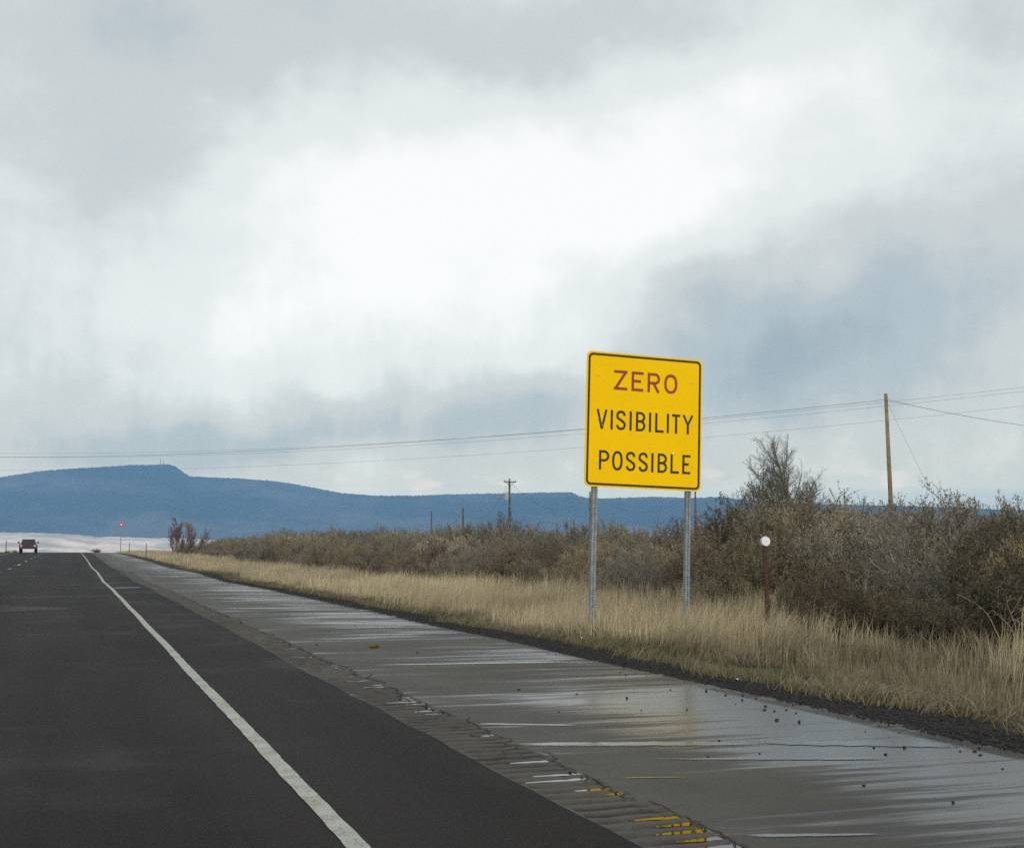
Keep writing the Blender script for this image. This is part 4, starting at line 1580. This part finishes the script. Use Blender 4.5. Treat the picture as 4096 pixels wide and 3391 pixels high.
# ------------------------------------------------------------------ stones and litter
def rock_mesh(seed, rough=.25):
    r = np.random.default_rng(seed)
    import bmesh
    bm_ = bmesh.new()
    bmesh.ops.create_icosphere(bm_, subdivisions=2, radius=1.0)
    ax = r.uniform(.7, 1.2, 3) * np.array([1, 1, .7])
    k = r.normal(size=(5, 3)); k /= np.linalg.norm(k, axis=1, keepdims=True)
    for v in bm_.verts:
        p_ = np.array(v.co)
        f = 1 + rough * sum(math.sin(2.5 * float(p_ @ q) + i) for i, q in enumerate(k)) * .35
        v.co = Vector(p_ * ax * f)
    me = bpy.data.meshes.new('stone')
    bm_.to_mesh(me)
    bm_.free()
    return me


m_stone = mottled('dark_stone', (.012, .011, .011), (.032, .029, .028), 40, .8, .3)
m_brown = mottled('brown_clod', (.085, .045, .016), (.15, .085, .032), 30, .9, .2)
m_rbrown = mottled('reddish_stone', (.10, .042, .022), (.15, .07, .04), 40, .8, .3)
rocks = [rock_mesh(s) for s in range(4)]
for me in rocks:
    me.materials.append(m_stone)


def on_pave(ux, uy):
    r_ = ray(ux, uy)
    t = 1.0
    p_ = EYEP
    for _ in range(6):
        zz = float(z_road(p_[1])) - .018 - .004 * max(0, p_[0] - X_RUM)
        p_ = EYEP + r_ * ((zz - EYE) / r_[2])
    return p_


for ux, uy, s in ((1317, 2526, 8), (1267, 2581, 10), (2075, 2760, 14), (1670, 2611, 10), (2307, 2777, 10), (2507, 2793, 12), (2235, 2848, 8),
                  (2825, 2765, 12), (2970, 2801, 12), (2748, 2839, 9), (2876, 2964, 11), (3039, 3014, 10), (2431, 2907, 7), (2565, 2841, 7),
                  (3107, 2881, 17), (3196, 2889, 15), (3190, 2807, 10), (3300, 2812, 10), (3495, 2990, 12), (3619, 2991, 17), (3543, 3018, 14),
                  (3915, 2993, 15), (3454, 3143, 15), (3813, 3211, 18), (3025, 2794, 9), (1970, 2640, 6), (1880, 2560, 6), (1560, 2540, 6),
                  (1580, 2620, 6), (1420, 2500, 6), (2150, 2560, 7), (2250, 2600, 7), (2480, 2690, 8), (1840, 2505, 5)):
    p_ = on_pave(ux, uy)
    d_ = proj(p_)[2]
    o = bpy.data.objects.new('stone', random.choice(rocks))
    COL.objects.link(o)
    rr = s * .5 * d_ / FPX * .95
    o.location = (p_[0], p_[1], p_[2] + rr * .5)
    o.scale = (rr, rr, rr)
    o.rotation_euler = (0, 0, random.uniform(0, 6.28))
    o['label'] = 'small black stone lying on the wet shoulder'
    o['category'] = 'stone'
    o['group'] = 'stones scattered on the shoulder'
for ux, uy, s, lab in ((3900, 3003, 20, 'round reddish brown stone on the wet shoulder'), (2832, 3026, 14, 'flat reddish brown pebble on a bright wet streak')):
    p_ = on_pave(ux, uy)
    rr = s * .5 * proj(p_)[2] / FPX * 1.1
    me = rock_mesh(40 + s)
    me.materials.append(m_rbrown)
    o = link('stone', me, None, None, (p_[0], p_[1], p_[2] + rr * .5), label=lab, category='stone')
    o.scale = (rr, rr, rr)
# the brown clod: a lumpy tuft of debris
p_ = on_pave(1498, 2590)
cl = MB()
clod = empty('dirt_clod', tuple(p_), 'lumpy brown clod of dirt on the dry part of the shoulder', 'clod')
for k, (ox, oz, rr) in enumerate(((-.030, .020, .030), (.005, .030, .034), (.038, .014, .024))):
    me = rock_mesh(60 + k, .5)
    me.materials.append(m_brown)
    o = link('lump', me, None, clod, (ox, .01 * k, oz))
    o.scale = (rr, rr, rr)

m_litter = mottled('white_litter', (.60, .61, .60), (.72, .72, .70), 20, .6, .3)
m_blue = mottled('blue_litter', (.02, .07, .17), (.03, .10, .22), 20, .5, .4)
m_green = mottled('green_litter', (.03, .16, .13), (.05, .22, .18), 20, .3, .5)


def crumple(ux, uy, s, lab, mat, dz=0.03, flat=.55, pave=False):
    r = random.Random(int(ux + uy))
    p_ = ground_hit(ux, uy, dz)
    rr = s * .5 * proj(p_)[2] / FPX
    import bmesh
    bm_ = bmesh.new()
    bmesh.ops.create_icosphere(bm_, subdivisions=2, radius=1.0)
    for v in bm_.verts:
        v.co *= r.uniform(.62, 1.15)
        v.co.z *= flat
    me = bpy.data.meshes.new('litter')
    bm_.to_mesh(me)
    bm_.free()
    o = link('litter', me, mat, None, (p_[0], p_[1], p_[2] + rr * flat * .4), label=lab, category='litter')
    o.scale = (rr * 1.25, rr, rr)
    o.rotation_euler = (0, 0, r.uniform(0, 3))


crumple(1355, 2380, 14, 'white scrap of litter on the black gravel far down the strip', m_litter)
crumple(2325, 2552, 12, 'crumpled white scrap in the short green grass before the sign', m_litter, .06)
crumple(2951, 2717, 13, 'small white chip on the black gravel below the right sign post', m_litter)
crumple(3224, 2733, 12, 'white chip on the black gravel beside the blue scrap', m_litter)
crumple(3276, 2780, 14, 'tiny blue scrap on the black gravel', m_blue)
crumple(3440, 2798, 18, 'pale flat scrap on the gravel right of the blue scrap', m_litter, .03, .25)
crumple(3842, 2490, 20, 'white crumpled paper under the thicket beside the bent stalks', m_litter, .10)
crumple(3800, 2405, 24, 'pale torn bag caught in the dark thicket', m_litter, .35, .4)
crumple(3565, 2462, 24, 'green plastic scrap lying under the thicket', m_green, .12)

# ------------------------------------------------------------------ far pale hills and the blue mountain
def ring_terrain(name, prof, r0, rtop, r1, zfoot, mat, azs, seed, namp, bumps, pw):
    pa, pz_ = [], []
    for ux, uy in prof:
        d = ray(ux * K, uy * K)
        hl = math.hypot(d[0], d[1])
        pa.append(math.atan2(d[0], d[1]))
        pz_.append(EYE + d[2] / hl * rtop)
    rs_ = np.concatenate([np.linspace(r0, rtop, 46), np.linspace(rtop, r1, 14)[1:]])
    A, Rr = np.meshgrid(azs, rs_)
    Ht = np.interp(A, pa, pz_)
    t = np.clip((Rr - r0) / (rtop - r0), 0, 1)
    back = sstep(rtop + (r1 - rtop) * .35, r1, Rr)
    X, Y = Rr * np.sin(A), Rr * np.cos(A)
    prof_s = t ** pw
    ero = np.abs(fbm(X / bumps, Y / bumps, 5, seed)) * 0.8
    Z = zfoot + (Ht - zfoot) * prof_s * (1 - back)
    Z = Z - namp * ero * np.sin(np.pi * np.clip(t, 0, 1)) ** .8
    Z = Z + namp * .035 * vnoise(A * 2300, Rr * 0, seed + 9) * (t > .93) + namp * .02 * vnoise(A * 5200, Rr * 0, seed + 10) * (t > .93)
    nx, ny = len(azs), len(rs_)
    i = np.arange(nx * ny).reshape(ny, nx)
    q = np.stack([i[:-1, :-1], i[:-1, 1:], i[1:, 1:], i[1:, :-1]], -1).reshape(-1, 4)
    return link(name, mesh_np(name, np.stack([X, Y, Z], -1).reshape(-1, 3), None, q, True), mat, kind='structure')


m_hill, b = material('pale_hills', rough=.95, spec=.1)
hx, hy, hzz = pos_xyz()
h1 = v_noise(v_vec(hx, hy, hzz * 3), .0075, 5, .6)
h2 = v_noise(v_vec(hx, hy, hzz * 3), .03, 4, .6)
base = v_mix(v_step(h1, .38, .62), (.45, .40, .385), (.84, .72, .62))
wire_in(b, 'Base Color', v_mix(v_step(h2, .55, .75) * .5, base, (.33, .32, .33)))
m_mount, b = material('forested_mountain', rough=.95, spec=.05)
hx, hy, hzz = pos_xyz()
h1 = v_noise(v_vec(hx, hy, hzz * 2), .0016, 6, .62)
h2 = v_noise(v_vec(hx, hy, hzz * 2), .012, 4, .6)
lowf = v_step(hzz, 170, 20)
base = v_mix(v_step(h1 + lowf * .12, .42, .66), (.030, .042, .046), (.105, .105, .100))
wire_in(b, 'Base Color', v_mix(v_step(h2, .5, .7) * .5, base, (.022, .032, .034)))

az_in = np.linspace(math.radians(-8), math.radians(46), 1100)
az_all = np.concatenate([np.linspace(math.radians(-62), math.radians(-8.3), 60), az_in, np.linspace(math.radians(46.5), math.radians(88), 60)])
ring_terrain('mountain', ((-2400, 1060), (-900, 1020), (-200, 985), (0, 978), (40, 972), (80, 966), (140, 961), (280, 953), (345, 952), (358, 955), (372, 965), (388, 976), (440, 979), (500, 981), (560, 986),
                          (610, 993), (650, 1001), (700, 1011), (770, 1016), (850, 1016), (920, 1013), (1000, 1012), (1100, 1010), (1150, 1009), (1172, 1009), (1190, 1017),
                          (1212, 1022), (1290, 1020), (1340, 1018), (1420, 1021), (1480, 1018), (1520, 1024), (1700, 1034), (1850, 1037), (2100, 1046), (3000, 1070), (6000, 1090)),
             4300, 6300, 8900, -42, m_mount, az_all, 200, 60, 900, 1.25)
ring_terrain('pale_hills', ((-1500, 1080), (-300, 1086), (0, 1091), (100, 1093), (160, 1096), (200, 1101), (225, 1100), (250, 1101), (300, 1103), (360, 1103), (450, 1107), (600, 1116), (760, 1126), (950, 1136), (1300, 1150)),
             1900, 3000, 4100, -42, m_hill, np.linspace(math.radians(-40), math.radians(16), 420), 220, 22, 170, 0.9)
# two masts on the mesa
for k, (ux, hm) in enumerate(((329, 26), (336, 18))):
    d = ray(ux * K, 952 * K)
    hl = math.hypot(d[0], d[1])
    p_ = EYEP + d * (6300 / hl)
    e = empty('radio_mast', (p_[0], p_[1], p_[2] - 8), ('taller' if k == 0 else 'shorter') + ' thin radio mast on top of the blue mesa', 'mast')
    MB().tube([(0, 0, 0), (0, 0, hm + 8)], [1.6, .8], 6).build('shaft', m_wood_far, e)
    MB().tube([(-2, 0, hm), (2, 0, hm)], .8, 5).build('antenna', m_wood_far, e)

# ------------------------------------------------------------------ haze
m_haze = bpy.data.materials.new('haze_air')
m_haze.use_nodes = True
nt = m_haze.node_tree
nt.nodes.clear()
ho = nt.nodes.new('ShaderNodeOutputMaterial')
hv = nt.nodes.new('ShaderNodeVolumePrincipled')
hv.inputs['Color'].default_value = (*HAZE_COLOR, 1)
hv.inputs['Density'].default_value = HAZE_DENSITY
hv.inputs['Anisotropy'].default_value = 0.0
nt.links.new(hv.outputs[0], ho.inputs['Volume'])
MB().box((0, 0, 240), (22000, 22000, 580)).build('haze', m_haze, kind='stuff', label='thin bluish haze over the whole valley', category='haze')

# ------------------------------------------------------------------ render settings
scene.render.engine = 'CYCLES'
scene.cycles.use_denoising = False
scene.cycles.max_bounces = 6
scene.cycles.diffuse_bounces = 3
scene.cycles.glossy_bounces = 3
scene.cycles.transmission_bounces = 3
scene.cycles.volume_bounces = 1
scene.cycles.transparent_max_bounces = 4
